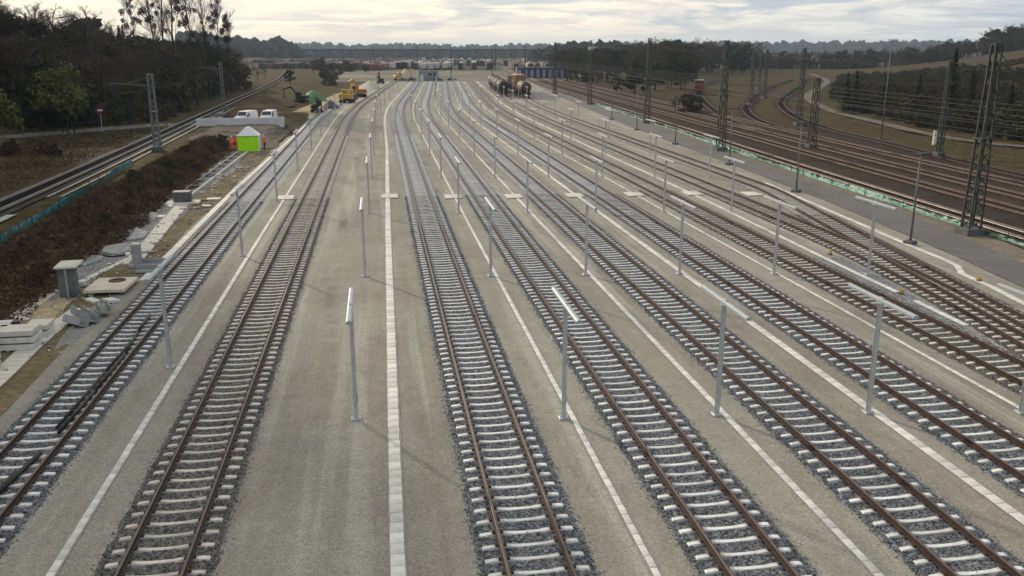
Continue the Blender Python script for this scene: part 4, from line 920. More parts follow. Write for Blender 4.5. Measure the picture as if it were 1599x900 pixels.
for k in range(4):
    l, a = on(lambda v: G_u(v) + .0, 237 + 15.2 * k); tank_wagon('dark brown tank wagon, %s of its rake on the eighth siding' % ('leading one', 'second', 'third', 'last')[k], l, a, tank_brown, 'tank wagons in the rake')
l, a = on(H_u, 226); tank_wagon('rusty brown tank wagon standing alone on the ninth siding', l, a, M('tank_rust', (.11, .05, .022), .7, .3, .6, spec=.5), 'tank wagons in the rake')
def hopper(label, loc, rz, mat, grp='freight wagons', Lw=12, Hh=3.1, small=False):
    t = thing('freight_wagon', label, 'freight wagon', loc, rz, grp)
    MB().bevbox((0, 0, 1.1 + Hh / 2), (Lw, 2.8, Hh), .25).build('body', mat, t)
    MB().box((0, 0, .85), (Lw + .8, 2.4, .5)).build('underframe', rail_dark, t)
    if not small:
        for k in range(7): 
            for s in (-1, 1): MB().box((-Lw / 2 + .6 + k * (Lw - 1.2) / 6, s * 1.43, 1.2 + Hh / 2), (.14, .1, Hh - .4)).build('rib', mat, t)
        for x in (-Lw / 2 + 1.6, Lw / 2 - 1.6):
            for y in (-.75, .75): MB().lathe([(-.07, .12), (-.07, .46), (.07, .46), (.07, .12)], 14, 'Y', (x, y, .46)).build('wheel', rail_dark, t)
    return t
l, a = on(H_u, 243); hopper('tan orange hopper wagon behind the rusty tank wagon', l, a, tank_tan, Hh=4.2)
l, a = on(H_u, 258); hopper('brown hopper wagon at the far end of the ninth siding', l, a, tank_brown, Hh=3.6)
# red locomotive on the spur
t = thing('locomotive', 'red locomotive with pale roof on the spur below the hill', 'locomotive', (89, 237, .25), math.atan2(39, 14), None); t.scale = (.85,) * 3
MB().bevbox((0, 0, 2.3), (13, 2.9, 2.4), .2).build('body', red_paint, t); MB().bevbox((-4.5, 0, 3.4), (3.2, 2.9, 1.9), .2).build('cab', red_paint, t); MB().box((-4.5, 0, 4.4), (3.4, 3.0, .25)).build('roof', M('roof_pale', (.5, .48, .45), .7), t)
MB().box((-6.12, 0, 3.6), (.04, 2.3, .7)).build('cab_window', glass_dark, t); MB().box((0, 0, .8), (13.4, 2.5, .7)).build('underframe', rail_dark, t)
for x in (-4.6, -2.6, 2.6, 4.6):
    for y in (-.75, .75): MB().lathe([(-.07, .12), (-.07, .5), (.07, .5), (.07, .12)], 14, 'Y', (x, y, .5)).build('wheel', rail_dark, t)
# ------------------------------------------------------------------ far side of the yard
MB().sheet([(-35, 352), (-60, 420), (-80, 560), (-130, 760), (-200, 1100)], [(75, 352), (100, 420), (120, 560), (190, 760), (330, 1100)], .012).build('far_yard', far_ground, kind='structure')
random.seed(5)
cols = [('dark brown', tank_brown), ('purple brown', M('wagon_purple', (.06, .035, .045), .7, .2, .5)), ('red', M('wagon_red', (.20, .04, .03), .6, .2, .5)), ('pale grey', M('wagon_pale', (.50, .49, .47), .6, .15, .5)), ('black', M('wagon_black', (.02, .018, .02), .7, .2, .5)), ('dusty pink', M('wagon_pink', (.32, .20, .19), .7, .2, .5))]
FW = {'far': []}
rowspec = []
for k in range(46):
    u = -66 + k * 4.5; cc = random.choice(((1, 4, 0), (1, 1, 4), (0, 4, 1))) if u < -8 else ((2, 2, 5) if -8 <= u < 8 else random.choice(((3, 4, 3), (3, 3, 5), (4, 3, 0)) if u < 62 else ((4, 5, 0), (0, 1, 2), (5, 1, 4))))
    v = 545 + random.uniform(-10, 40) - max(0, u - 60) * .7
    if random.random() < .16: v += 120
    rowspec.append((u, v, random.choice((4, 5, 6, 7)), cc))
proto_w = {}
for ri, (u, v, n, cc) in enumerate(rowspec):
    for k in range(n):
        ci = cc[k % 3] if random.random() < .75 else random.randrange(6)
        nm, mm = cols[ci]
        lb = '%s freight wagon standing in the distant yard' % nm
        loc = (u + k * 1.9 + random.uniform(-.2, .2), v + k * 17.2, .05); rz = math.atan2(17.2, 1.9)
        if ci not in proto_w: proto_w[ci] = hopper(lb, loc, rz, mm, 'wagons of the distant yard', 14.5, random.choice((2.6, 3.1)), True)
        else:
            c = copy_tree(proto_w[ci]); c.location = loc; c.rotation_euler.z = rz
random.seed(71); dw = MB()
for k in range(60):
    u = -110 + k * 4.6; v = 690 + random.uniform(-20, 40) - max(0, u - 80) * .6
    for q in range(random.randint(5, 13)):
        ci = random.choice((0, 1, 1, 2, 4, 5)) if u < 20 or u > 90 else random.choice((3, 3, 4, 5, 0)); hh = random.uniform(2.4, 3.4); x_, y_ = u + q * 1.9, v + q * 17.2; a_ = math.atan2(17.2, 1.9)
        dw.box((x_, y_, 1.0 + hh / 2), (14.5, 2.8, hh), a_, ci); dw.box((x_, y_, .6), (15.2, 2.3, .7), a_, 4)
o = dw.build('distant_wagons', [c[1] for c in cols], kind='stuff'); o['label'] = 'mass of freight wagons packed on the farthest yard tracks'; o['category'] = 'freight wagons'
t = thing('site_container', 'grey green site container at the throat of the yard', 'container', (20.5, 358, 0), .1)
MB().bevbox((0, 0, 2.0), (8, 3, 4.0), .1).build('box', M('container_green', (.24, .28, .27), .7, .15, .3), t); MB().box((-2.6, -1.53, 1.1), (1.2, .06, 2.2)).build('door', white_paint, t)
for k in range(2): MB().box((.6 + k * 2.2, -1.53, 2.6), (1.2, .06, .9)).build('window', glass_dark, t)
for k, (u, v, rz) in enumerate(((10.5, 353, .2), (14.0, 354, .1), (24.5, 353, -.1), (30, 356, 0))):
    van(('dark car parked left of the site container', 'black car parked against the site container', 'dark car at the right corner of the site container', 'dark car standing apart right of the site container')[k], (u, v, 0), rz, M('car_dark', (.02, .022, .028), .3), False, 'cars by the container')
t = thing('depot_building', 'long low depot with blue and white wall panels', 'building', (74, 392, 0), -.05)
MB().bevbox((0, 0, 2.1), (24, 9, 4.2), .05).build('wall', blue_paint, t); MB().box((0, 0, 4.35), (24.6, 9.6, .35)).build('roof', conc_dark, t)
for k in range(9): MB().box((-11 + k * 2.7, -4.53, 1.9), (1.25, .06, 3.2)).build('panel', M('panel_white', (.32, .34, .42), .7), t)
t = thing('footbridge', 'long thin bridge spanning the distant yard', 'bridge', (65, 1010, 0), 0)
MB().box((0, 0, 11.2), (345, 6, 1.3)).build('deck', M('bridge_dark', (.05, .055, .06), .9), t); MB().box((0, -3, 12.4), (345, .2, 1.1)).build('parapet', M('bridge_dark', (.05, .055, .06), .9), t)
for k in range(8): MB().box((-160 + k * 46, 0, 5.3), (2.2, 5, 10.6)).build('pier', M('bridge_dark', (.05, .055, .06), .9), t)
random.seed(9)
for (px, v, h) in ((657, 372, 13), (708, 360, 14), (592, 520, 13), (545, 560, 14), (690, 560, 14), (770, 380, 12), (775, 520, 15), (735, 640, 15), (620, 640, 15), (820, 300, 13), (866, 262, 11), (505, 520, 14), (470, 480, 16)):
    az = math.atan((px - 800) / 1350) + RAD(8.69); u = math.tan(az) * v
    t = thing('steel_mast', 'thin dark steel mast standing in the distant yard', 'mast', (u, v, 0), 0, 'thin masts of the distant yard')
    MB().tube((0, 0, 0), (0, 0, h), .22, .14, 5).build('post', steel_dark, t); MB().box((0, 0, h), (1.6, .2, .2)).build('crosshead', steel_dark, t)
t = thing('road_sign', 'round red and white road sign by the crossing road', 'sign', (-37.2, 126.5, 1.2), .25)
MB().tube((0, 0, 0), (0, 0, 2.9), .04, .04, 6).build('post', galv, t)
MB().lathe([(-.02, .02), (-.02, .5), (.02, .5), (.02, .02)], 24, 'Y', (0, -.06, 2.9)).build('disc', red_paint, t); MB().box((0, -.09, 2.9), (.55, .02, .22)).build('bar', white_paint, t)
o = MB().box((0, 0, .9), (.35, .35, 1.8), taper=.9).build('track_post', slab_white, loc=(71.5, 104, .05)); tag(o, 'short thick white post in the grass by the branch track', 'post')
t = thing('house', 'small white house far off below the right wood', 'house', (138, 560, 9), .2)
MB().box((0, 0, 2.5), (4, 5, 5)).build('wall', white_paint, t); MB().add([(-2.3, -2.8, 5), (2.3, -2.8, 5), (2.3, 2.8, 5), (-2.3, 2.8, 5), (0, -2.8, 7), (0, 2.8, 7)], [(0, 1, 4), (2, 3, 5), (1, 2, 5, 4), (3, 0, 4, 5), (3, 2, 1, 0)]).build('roof', conc_dark, t)
# ================================================================== vegetation
def leafquad(b, p, s, mi=0):
    n = Vector((random.gauss(0, 1), random.gauss(0, 1), random.gauss(0, 1) + .4)).normalized(); u = n.orthogonal().normalized(); w = n.cross(u); a = random.uniform(0, 6.28)
    u, w = u * math.cos(a) + w * math.sin(a), w * math.cos(a) - u * math.sin(a); p = Vector(p); k = random.uniform(.5, .8)
    b.add([p + u * s, p + w * s * k, p - u * s, p - w * s * k], [(0, 1, 2, 3)], mi)
def sliver(b, p, q, w):
    p = Vector(p); q = Vector(q); d = (q - p); s = d.cross(Vector((random.gauss(0, 1), random.gauss(0, 1), random.gauss(0, 1)))).normalized() * w
    b.add([p - s, p + s, q], [(0, 1, 2)])
def rdir(up): 
    v = Vector((random.gauss(0, 1), random.gauss(0, 1), random.gauss(0, .6) + up)); return v.normalized()
def bare_tree(seed, h, spread, up, n1=13, n2=6, n3=6, fine=3, th=1.0):
    random.seed(seed); tr = MB(); cr = MB(); p = Vector((0, 0, -.3)); P = [p]
    for k in range(6): p = p + Vector((random.uniform(-.02, .02) * h, random.uniform(-.02, .02) * h, h * .16)); P.append(p)
    R = [h * .020 * (th + 1) / 2 * (1 - k / 6.5) for k in range(7)]
    for k in range(6): tr.tube(P[k], P[k + 1], R[k], R[k + 1], 6, caps=False)
    for i in range(n1):
        f = random.uniform(.28, 1.0) ** .8; q = f * 6; k = min(5, int(q)); s = P[k].lerp(P[k + 1], q - k); d = rdir(up); d.z = abs(d.z) + up * .3; d.normalize()
        L = h * spread * (1.15 - .6 * f) * random.uniform(.7, 1.15); e = s + d * L; mid = s.lerp(e, .5) + Vector((0, 0, L * .05)); cr.tube(s, mid, h * .007 * th, h * .005 * th, 4, caps=False); cr.tube(mid, e, h * .005 * th, h * .002 * th, 4, caps=False)
        for j in range(n2):
            g = random.uniform(.25, 1); s2 = s.lerp(e, g); d2 = (d * .7 + rdir(up)).normalized(); e2 = s2 + d2 * L * random.uniform(.3, .55); cr.tube(s2, e2, h * .0028 * th, h * .0012 * th, 3, caps=False)
            for m in range(n3):
                s3 = s2.lerp(e2, random.uniform(.2, 1)); d3 = (d2 * .6 + rdir(up)).normalized(); e3 = s3 + d3 * L * random.uniform(.15, .32); sliver(cr, s3, e3, h * .0013 * th)
                for _ in range(fine): s4 = s3.lerp(e3, random.uniform(.2, .9)); sliver(cr, s4, s4 + (d3 + rdir(up)).normalized() * L * random.uniform(.08, .2), h * .0010 * th)
    return tr, cr
def leaf_tree(seed, h, w, n, ls, low=.2):
    random.seed(seed); tr = MB(); cr = MB()
    for s in range(3):
        p = Vector((random.uniform(-.2, .2) * w, random.uniform(-.2, .2) * w, -.3))
        for k in range(4): q = p + Vector((random.uniform(-.1, .1) * w, random.uniform(-.1, .1) * w, h * .2)); tr.tube(p, q, h * .014 * (1 - k * .2), h * .014 * (.8 - k * .2), 5, caps=False); p = q
    cl = []
    for _ in range(26):
        a = random.uniform(0, 6.28); f = random.uniform(low, 1); r = w * math.sqrt(random.random()) * (math.sin(math.pi * min(1, .15 + .85 * f) * .93) * .9 + .12); cl.append((Vector((r * math.cos(a), r * math.sin(a), h * f * .95)), random.uniform(.16, .34) * w))
    for i in range(n):
        c, r = cl[i % 26]; d = Vector((random.gauss(0, 1), random.gauss(0, 1), random.gauss(0, .8))).normalized() * r * random.random() ** .4; leafquad(cr, c + d, ls * random.uniform(.6, 1.3))
    for c, r in cl: tr.tube((0, 0, h * .25), c, h * .006, h * .002, 4, caps=False)
    return tr, cr
def conifer(seed, h, w, n):
    random.seed(seed); tr = MB().tube((0, 0, -.3), (0, 0, h), h * .018, h * .003, 6, caps=False); cr = MB()
    for _ in range(n):
        f = random.uniform(.06, 1) ** .85; a = random.uniform(0, 6.28); r = w * (1 - f) * (.8 + .2 * math.sin(f * 60)) + .08; s = Vector((0, 0, h * f)); e = Vector((r * math.cos(a), r * math.sin(a), h * f - r * .35)); k = random.uniform(.4, 1)
        p = s.lerp(e, k); t_ = Vector((-math.sin(a), math.cos(a), 0)) * w * .10 * (1.1 - k * .5); q = s.lerp(e, max(0, k - .35)); cr.add([q, p + t_, p + (e - s) * .14, p - t_], [(0, 1, 2, 3)])
    return tr, cr
PROTO = {}
def proto(key, mbs, mt, mc): PROTO[key] = (mbs[0].mesh('trunk', mt), mbs[1].mesh('crown', mc))
for i in range(3): proto('bare%d' % i, bare_tree(30 + i, 10, .34, .55, 15, 7, 7, 3), bark, twig)
for i in range(2): proto('poplar%d' % i, bare_tree(50 + i, 10, .24, 1.3, 24, 8, 7, 3, .42), bark, M('twigs_pale', (.10, .085, .065), .95, .2, 1))
for i in range(2): proto('olive%d' % i, leaf_tree(60 + i, 10, 3.6, 2200, .30), bark, leaf_olive)
for i in range(2): proto('dark%d' % i, leaf_tree(70 + i, 10, 3.8, 2400, .34), bark, leaf_dark)
proto('spring', leaf_tree(80, 10, 4.6, 2600, .26, .35), bark, leaf_pale)
for i in range(2): proto('conifer%d' % i, conifer(90 + i, 10, 2.6, 1500), bark, leaf_dark)
for i in range(2): proto('shrub%d' % i, leaf_tree(95 + i, 10, 7.5, 1800, .55, .02), bark, (leaf_olive, M('shrub_brown', (.088, .062, .040), .95, .25, .7, col2=(.066, .060, .032), orand=.3))[i])
def plant(key, x, y, h, label, cat, group, name='tree', z=None, wx=1.0):
    s = h / 10; t = thing(name, label, cat, (x, y, hgt(x, y) if z is None else z), random.uniform(0, 6.28), group); t.scale = (s * wx, s * wx, s)
    inst(PROTO[key][0], 'trunk', (0, 0, 0), 0, t); inst(PROTO[key][1], 'crown', (0, 0, 0), 0, t); return t
def mass_group(meshes):
    ng = bpy.data.node_groups.new('scatter_plants', 'GeometryNodeTree')
    ng.interface.new_socket('Geometry', in_out='INPUT', socket_type='NodeSocketGeometry'); ng.interface.new_socket('Geometry', in_out='OUTPUT', socket_type='NodeSocketGeometry')
    gi = ng.nodes.new('NodeGroupInput'); go = ng.nodes.new('NodeGroupOutput'); j = ng.nodes.new('GeometryNodeJoinGeometry')
    def attr(nm, ty): a = ng.nodes.new('GeometryNodeInputNamedAttribute'); a.data_type = ty; a.inputs[0].default_value = nm; return a.outputs['Attribute']
    rot, sca, kin = attr('rot', 'FLOAT_VECTOR'), attr('size', 'FLOAT_VECTOR'), attr('variant', 'INT')
    for k, me in enumerate(meshes):
        oi = ng.nodes.new('GeometryNodeObjectInfo'); oi.inputs['Object'].default_value = bpy.data.objects.new('plant_source', me); oi.inputs['As Instance'].default_value = True
        ip = ng.nodes.new('GeometryNodeInstanceOnPoints'); cmp = ng.nodes.new('FunctionNodeCompare'); cmp.data_type = 'INT'; cmp.operation = 'EQUAL'; cmp.inputs[3].default_value = k
        ng.links.new(kin, cmp.inputs[2]); ng.links.new(cmp.outputs[0], ip.inputs['Selection']); ng.links.new(gi.outputs[0], ip.inputs['Points']); ng.links.new(oi.outputs['Geometry'], ip.inputs['Instance'])
        ng.links.new(rot, ip.inputs['Rotation']); ng.links.new(sca, ip.inputs['Scale']); ng.links.new(ip.outputs[0], j.inputs[0])
    ng.links.new(j.outputs[0], go.inputs[0]); return ng
def wood_mass(name, label, keys, items, cat='wood'):
    """items: (key, x, y, z, height, widening); one object of stuff"""
    pts = []; rots = []; sizes = []; var = []; meshes = []
    for k in keys: meshes += list(PROTO[k])
    for key, x, y, z, h, wx in items:
        a = random.uniform(0, 6.28); wx *= .58 if key[0] == 's' else 1
        for q in (0, 1): pts.append((x, y, z)); rots += [0, 0, a]; sizes += [h / 10 * wx, h / 10 * wx, h / 10]; var.append(2 * keys.index(key) + q)
    me = bpy.data.meshes.new(name); me.from_pydata(pts, [], [])
    me.attributes.new('rot', 'FLOAT_VECTOR', 'POINT').data.foreach_set('vector', rots); me.attributes.new('size', 'FLOAT_VECTOR', 'POINT').data.foreach_set('vector', sizes); me.attributes.new('variant', 'INT', 'POINT').data.foreach_set('value', var)
    me.materials.append(twig)
    o = bpy.data.objects.new(name, me); C.objects.link(o); o['kind'] = 'stuff'; o['label'] = label; o['category'] = cat
    o.modifiers.new('scatter', 'NODES').node_group = mass_group(meshes)
def dirpos(px, d):
    az = math.atan((px - 800) / 1350) + RAD(8.69); return math.sin(az) * d, math.cos(az) * d
def ztop(py, d): return 12.0 + (78 - py) / 1350 * d
random.seed(101)
# wood on the left hill
def lim(px): return interp([(-200, -120), (60, -60), (110, -10), (150, 10), (185, 20), (210, 32), (235, 52), (280, 62), (330, 66), (390, 80), (420, 92)], px)
WG = 'trees of the dark wood on the left hill'
n_t = 0
while n_t < 150:
    px = random.uniform(-120, 385); d = random.uniform(152, 330) if px > 225 else random.uniform(140, 300); x, y = dirpos(px, d)
    if x > -33 - .04 * max(0, y - 150) - (4 if d < 170 else 0) or abs(x + 62) < 5 and abs(y - 150) < 14: continue
    g0 = hgt(x, y); h = min(random.uniform(10, 17), ztop(lim(px) + random.uniform(0, 14), d) - g0)
    if h < 3: continue
    if d < 175: h = min(h, random.uniform(6, 11))
    key = random.choice(('bare0', 'bare1', 'bare2', 'bare0', 'bare1', 'bare2', 'bare0', 'dark1', 'olive0', 'dark0', 'conifer0'))
    kind = {'b': 'bare brown tree in the dark wood on the left hill', 'd': 'dense dark evergreen tree in the wood on the left hill', 'o': 'olive green tree in the dark wood on the left hill', 'c': 'dark conifer in the wood on the left hill'}[key[0]]
    plant(key, x, y, h, kind, 'tree', WG, 'conifer_tree' if key[0] == 'c' else 'tree', wx=random.uniform(1.0, 1.5)); n_t += 1
it = []
while len(it) < 620:
    px = random.uniform(-160, 385); d = random.uniform(148, 330); x, y = dirpos(px, d)
    if x > -35 - .05 * max(0, y - 150) - (4 if d < 172 else 0) or abs(x + 62) < 5 and abs(y - 150) < 14: continue
    h = min(random.uniform(3.5, 13), ztop(lim(px) + random.uniform(0, 16), d) - hgt(x, y))
    if h < 2: continue
    it.append((random.choice(('bare0', 'bare1', 'bare2', 'bare0', 'bare1', 'shrub1')) if h > 5.5 else random.choice(('bare1', 'shrub1', 'shrub1', 'shrub0')), x, y, hgt(x, y), h, random.uniform(1.2, 1.9)))
while len(it) < 1120:
    az = RAD(random.uniform(-58, -23)); d = random.uniform(105, 330); x, y = math.sin(az) * d, math.cos(az) * d
    if x > -58 or y < 55: continue
    it.append((random.choice(('bare0', 'bare1', 'bare2', 'shrub1', 'shrub0')), x, y, hgt(x, y) - .2, random.uniform(4, 12), random.uniform(1.2, 1.8)))
wood_mass('hill_thicket', 'brown bare thicket filling the dark wood on the left hill', ['bare0', 'bare1', 'bare2', 'shrub1', 'shrub0'], it)
for k in range(70):
    px = random.uniform(235, 398); d = random.uniform(165, 300); x, y = dirpos(px, d)
    if x > -35.5 - .05 * max(0, y - 150) - (2 if px < 330 else 0): continue
    h = min(random.uniform(6, 14), ztop(interp([(235, 50), (300, 62), (360, 64), (398, 74)], px) + random.uniform(0, 12), d) - hgt(x, y)); key = random.choice(('bare0', 'bare1', 'bare2', 'dark0', 'dark1', 'shrub1', 'olive0'))
    if key[0] == 's': h = min(h, 4.5)
    plant(key, x, y, h, {'b': 'bare brown tree in the thicket below the mistletoe poplars', 'd': 'dark evergreen in the thicket below the mistletoe poplars', 's': 'brown shrub in the thicket below the mistletoe poplars', 'o': 'olive tree in the thicket below the mistletoe poplars'}[key[0]], 'tree', 'thicket below the poplars', 'tree', wx=1.4)
# mistletoe poplars
def clump(seed, r, n):
    random.seed(seed); b = MB()
    for _ in range(n): leafquad(b, Vector((random.gauss(0, 1), random.gauss(0, 1), random.gauss(0, 1))).normalized() * r * random.random() ** .5, r * .22)
    return b.mesh('mistletoe', mistle)
CL = clump(3, .75, 130)
random.seed(33)
for k, (px, d, top) in enumerate(((232, 235, -8), (256, 225, -30), (276, 215, -45), (297, 220, -50), (318, 230, -25), (340, 212, -20), (357, 220, 2), (374, 240, 30))):
    x, y = dirpos(px, d); z0 = hgt(x, y); h = ztop(top, d) - z0
    t = plant('poplar%d' % (k % 2), x, y, h, 'tall bare poplar hung with mistletoe balls behind the wood edge', 'tree', 'mistletoe poplars', 'poplar_tree', wx=.8)
    s = h / 10
    for j in range(random.randint(9, 14)):
        f = random.uniform(.52, .97); a = random.uniform(0, 6.28); r = random.uniform(.2, 2.2) * (1.15 - f) * 1.6; q = random.uniform(.6, 1.25)
        inst(CL, 'mistletoe', (r * math.cos(a), r * math.sin(a), 10 * f), a, t, (q / (s * .8), q / (s * .8), q / s))
# near trees on the embankment meadow
plant('spring', -40.5, 99, 7.2, 'pale spring green tree with thin stems beside the crossing road', 'tree', None, 'tree'); plant('spring', -41.5, 126, 0.1 + 8.6, 'larger yellow green tree beyond the crossing road', 'tree', None, 'tree')
plant('olive1', -36.5, 139.5, 6.5, 'olive tree beside the round road sign', 'tree', None, 'tree'); plant('dark1', -46, 131, 8, 'dark round tree behind the pale spring green tree', 'tree', None, 'tree')
for k in range(16):
    x, y = random.uniform(-60, -33), random.uniform(62, 108); plant('shrub1', x, y, random.uniform(.8, 1.8), 'low brown shrub on the dark meadow left of the embankment track', 'shrub', 'meadow shrubs', 'shrub')
for k in range(26):
    x = random.uniform(-62, -34); y = interp([(-62, 122), (-48, 130), (-34, 146)], x) + random.uniform(2, 9)
    plant(random.choice(('shrub0', 'shrub1', 'shrub1')), x, y, random.uniform(1.6, 3.6), 'dark shrub on the wood edge behind the crossing road', 'shrub', 'wood edge shrubs', 'shrub')
# embankment brush
def brush(name, label, n, pos, mat, s0, s1, seed, hmax, leaf=.55):
    random.seed(seed); b = MB()
    for _ in range(n):
        x, y, z, hh = pos(); f = random.random() ** 1.3; p = (x, y, z + hh * f)
        if random.random() < leaf: leafquad(b, p, random.uniform(s0, s1))
        else: sliver(b, p, Vector(p) + Vector((random.gauss(0, .3), random.gauss(0, .3), random.uniform(.1, .6))) * (1 if leaf else .8), .018 if leaf else .03)
    o = b.build(name, mat, kind='stuff'); o['label'] = label; o['category'] = 'brush'
def bank():
    while True:
        v = random.uniform(18, 116); u = random.uniform(-22.2, -16.9 + .35 * math.sin(v * .33) + .2 * math.sin(v * 1.1) + (-1.2 * smooth01(84, 100, v)))
        k = .55 + .45 * math.sin(u * 1.7 + math.sin(v * .35) * 2) * math.sin(v * .62)
        if random.random() < .25 + k: return u, v, max(0, hgt(u, v)) - .05, .12 + .75 * k * k * smooth01(-22.6, -20.5, u) * (1 - smooth01(-17.4, -16.6, u) * .6)
brush('bramble_thicket', 'dark red brown brambles covering the bank below the teal netting', 60000, bank, bramble, .06, .16, 7, 1.2)
random.seed(66)
for k in range(30):
    v = random.uniform(76, 117); plant('shrub1' if random.random() < .7 else 'shrub0', random.uniform(-21.2, -18.6), v, random.uniform(.5, 1.15), 'brown bush on the bank beside the open ladder like duct', 'bush', 'bushes on the bank', 'bush')
for k in range(26):
    v = random.uniform(24, 76); plant('shrub1', random.uniform(-20.6, -17.8), v, random.uniform(.4, .85), 'low russet bush among the brambles below the teal netting', 'bush', 'bushes in the brambles', 'bush')
def meadow():
    v = random.uniform(40, 140); u = random.uniform(-70, -29.6); return u, v, hgt(u, v) - .05, .05
brush('meadow_grass', 'dark dry grass of the meadow left of the embankment track', 42000, meadow, M('dry_grass', (.055, .046, .026), .95, .3, .1, coord='World'), .08, .2, 8, .4, 0)
def slope():
    v = random.uniform(70, 330); u = random.uniform(64, 200); ft = interp(FOOT, v)
    while u < ft - 14 or min(math.hypot(a - u, b - v) for a, b in pth[::3]) < 4.5: v = random.uniform(70, 330); u = random.uniform(64, 260); ft = interp(FOOT, v)
    return u, v, hgt(u, v) - .05, .05
brush('hillside_grass', 'dry olive grass tufts on the right hillside', 42000, slope, M('hill_grass', (.075, .075, .032), .95, .3, .05, coord='World', col2=(.085, .060, .036)), .12, .30, 9, .5, 0)
# right hillside
random.seed(202)
def rfoot(v): return interp(FOOT, v)
HG = 'bushes at the foot of the right hillside'
for k in range(75):
    v = random.uniform(62, 215); u = rfoot(v) + random.uniform(-2, 32) * random.random() + 1; key = random.choice(('shrub1', 'shrub1', 'shrub0', 'bare1', 'dark1'))
    if min(math.hypot(a - u, b - v) for a, b in pth) < 5: continue
    plant(key, u, v, random.uniform(2.0, 4.6), {'s': 'low brown thicket bush at the foot of the right hillside', 'b': 'small bare tree at the foot of the right hillside', 'd': 'dark evergreen bush at the foot of the right hillside'}[key[0]], 'bush', HG, 'bush')
for px, d, h, lb in ((1310, 185, 6.0, 'left of a dark pair near the gravel path'), (1324, 184, 6.4, 'right of a dark pair near the gravel path'), (1470, 168, 9.5, 'tallest one behind the slim mast'), (1500, 172, 7, 'next to the tallest one'), (1562, 150, 6, 'beside the tallest lattice mast'), (1590, 148, 6.5, 'at the edge beyond the tallest lattice mast'), (1420, 178, 6, 'between lamp mast and slim mast'), (1368, 190, 5.5, 'left of the very tall lamp mast')):
    x, y = dirpos(px, d); plant('conifer%d' % (px % 2), x, y, h * 1.3, 'dark conifer on the right hillside, ' + lb, 'tree', 'hillside conifers', 'conifer_tree', wx=1.15)
def crest(px):
    best = (-9, 0)
    for q in range(120, 620, 5):
        x, y = dirpos(px, q); e = (hgt(x, y) - 12) / q
        if e > best[0]: best = (e, q)
    return best[1]
it = []
for k in range(330):
    px = random.uniform(1130, 1760); d = crest(px) + random.uniform(-14, 26); x, y = dirpos(px, d)
    h = random.uniform(2.2, 5.2) * (1 if px < 1500 else 1.4) * d / 290; it.append((random.choice(('bare0', 'bare1', 'bare2', 'bare1', 'shrub1', 'dark0')), x, y, hgt(x, y), h, random.uniform(1.2, 1.8)))
wood_mass('ridge_scrub', 'dark bare scrub and trees along the ridge of the right hill', ['bare0', 'bare1', 'bare2', 'shrub1', 'dark0'], it)
it = []
while len(it) < 1700:
    px = random.uniform(1060, 1720); d = random.uniform(110, 420); x, y = dirpos(px, d); dd = x - rfoot(y)
    if dd < -4 or min(math.hypot(a - x, b - y) for a, b in pth) < 5: continue
    n_ = math.sin(x * .045 + 1.3) * math.sin(y * .05) + .5 * math.sin(x * .11 + y * .09)
    if dd > (52 if px > 1270 else 12) and n_ < .25 and random.random() < .88: continue
    h = random.uniform(.8, 3.0) * (1 if dd > 45 else 1.15); it.append((random.choice(('bare0', 'bare1', 'shrub1', 'shrub1', 'shrub0', 'bare2')), x, y, hgt(x, y) - .1, h, random.uniform(1.2, 2.0)))
wood_mass('hillside_scrub', 'brown and olive scrub spread over the right hillside', ['bare0', 'bare1', 'bare2', 'shrub1', 'shrub0'], it)
it = []
for k in range(260):
    px = random.uniform(868, 1180); d = random.uniform(330, 640); x, y = dirpos(px, d)
    tp = interp([(868, 72), (900, 66), (930, 63), (1000, 64), (1060, 63), (1120, 61), (1180, 66)], px)
    if px > 1085 and d < 470: continue
    h = min(random.uniform(9, 17), ztop(tp + random.uniform(0, 8), d) - hgt(x, y))
    if h < 4: continue
    it.append((random.choice(('bare0', 'bare1', 'bare2', 'bare1', 'bare0', 'olive0', 'bare2', 'dark0')), x, y, hgt(x, y), h * (1 if px > 960 else .85), random.uniform(1.2, 1.7)))
wood_mass('distant_wood', 'distant bare wood below the right hill, right of the depot', ['bare0', 'bare1', 'bare2', 'dark0', 'olive0'], it)
for px, d, h, key, lb in ((985, 245, 8.6, 'dark0', 'large dark bushy tree behind the pale kerb mast'), (1040, 290, 10, 'dark1', 'broad dark tree between the running lines and the wood'), (1062, 280, 9, 'dark0', 'second broad dark tree beside the spur tracks'), (1018, 275, 9, 'olive0', 'dark olive tree behind the large bushy tree'), (1068, 180, 3.6, 'shrub0', 'olive bush beside the rusty running lines'), (960, 262, 4.5, 'olive1', 'low olive tree near the far service road'), (915, 310, 5, 'dark1', 'dark low tree beyond the depot road')):
    x, y = dirpos(px, d); plant(key, x, y, h, lb, 'tree', None, 'tree', wx=1.25)
for k in range(26):
    px = random.uniform(395, 600); d = random.uniform(230, 520); x, y = dirpos(px, d)
    if x > -14 and y < 350: continue
    if abs(x - interp([(140, -28.8), (210, -31), (285, -33.2), (360, -37), (480, -46)], y)) < 5: continue
    plant(random.choice(('bare0', 'bare1', 'shrub1', 'dark0')), x, y, random.uniform(3, 6.5), 'bare scrub tree between the embankment and the distant yard', 'tree', 'scrub by the distant yard', 'tree', wx=1.2)
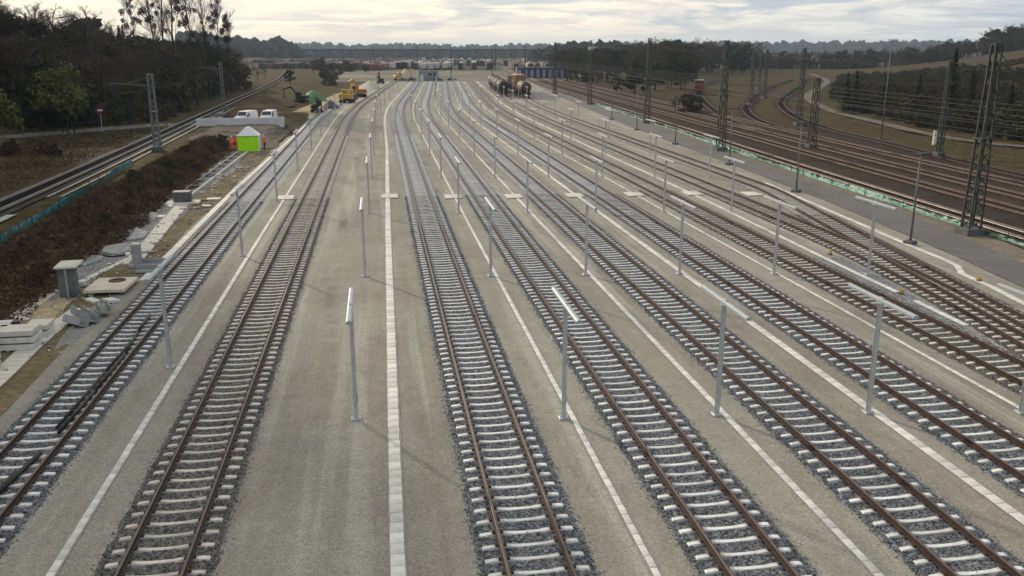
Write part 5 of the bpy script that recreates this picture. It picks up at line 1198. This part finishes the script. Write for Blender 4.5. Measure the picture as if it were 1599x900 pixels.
# far wooded ridges
def far_ridge(name, label, a0, a1, d, tops, n, r0, r1, mat, seed):
    random.seed(seed); b = MB()
    for _ in range(n):
        px = random.uniform(a0, a1); dd = d * random.uniform(.85, 1.1); x, y = dirpos(px, dd); zt = ztop(interp(tops, px), d); r = random.uniform(r0, r1); z = zt - r * random.uniform(.8, 1.6) - random.random() ** 1.5 * (zt - 2)
        n_, m_ = 7, 4
        o = len(b.v)
        for j in range(m_):
            ph = math.pi * (j + .35) / m_
            for i in range(n_): a = 6.283 * i / n_ + j; q = random.uniform(.75, 1.2); b.v.append((x + r * q * math.sin(ph) * math.cos(a), y + r * q * math.sin(ph) * math.sin(a), z + r * 1.1 * q * math.cos(ph)))
        for j in range(m_ - 1):
            for i in range(n_): b.f.append((o + j * n_ + i, o + (j + 1) * n_ + i, o + (j + 1) * n_ + (i + 1) % n_, o + j * n_ + (i + 1) % n_)); b.m.append(0)
        b.f.append(tuple(o + i for i in range(n_))); b.m.append(0)
    o = b.build(name, mat, kind='stuff'); o['label'] = label; o['category'] = 'wood'
far_ridge('far_wood', 'blue grey wooded ridge along the horizon beyond the yard', 330, 1800, 2600, [(330, 68), (480, 69), (560, 71), (620, 69), (700, 71), (780, 72), (860, 70), (1000, 68), (1800, 66)], 3400, 8, 16, far_wood, 1)
far_ridge('far_wood', 'darker wooded hill behind the mistletoe poplars', 300, 482, 1150, [(300, 54), (390, 61), (420, 65), (455, 63), (470, 68), (482, 75)], 700, 4, 8, far_wood, 2)
far_ridge('far_wood', 'dark wood in front of the right end of the bridge', 830, 960, 800, [(830, 78), (865, 73), (900, 68), (960, 66)], 300, 4, 8, far_wood, 3)
far_ridge('far_wood', 'dark wood and scrub beyond the distant yard, under the bridge', 330, 900, 1350, [(330, 80), (900, 79)], 1500, 5, 9, far_wood, 4)
# ================================================================== haze
hb = MB().box((0, 5700, 39), (12400, 12800, 82)).build('haze', [], kind='stuff')
hm = bpy.data.materials.new('haze_air'); hm.use_nodes = True; hn = hm.node_tree; hn.nodes.clear()
ho = hn.nodes.new('ShaderNodeOutputMaterial'); hv = hn.nodes.new('ShaderNodeVolumePrincipled'); hv.inputs['Color'].default_value = (0.66, 0.80, 1.0, 1); hv.inputs['Density'].default_value = 0.00013; hv.inputs['Anisotropy'].default_value = 0.2
hn.links.new(hv.outputs[0], ho.inputs['Volume']); hb.data.materials.append(hm)
hb['label'] = 'thin blue haze filling the air over the yard'; hb['category'] = 'haze'
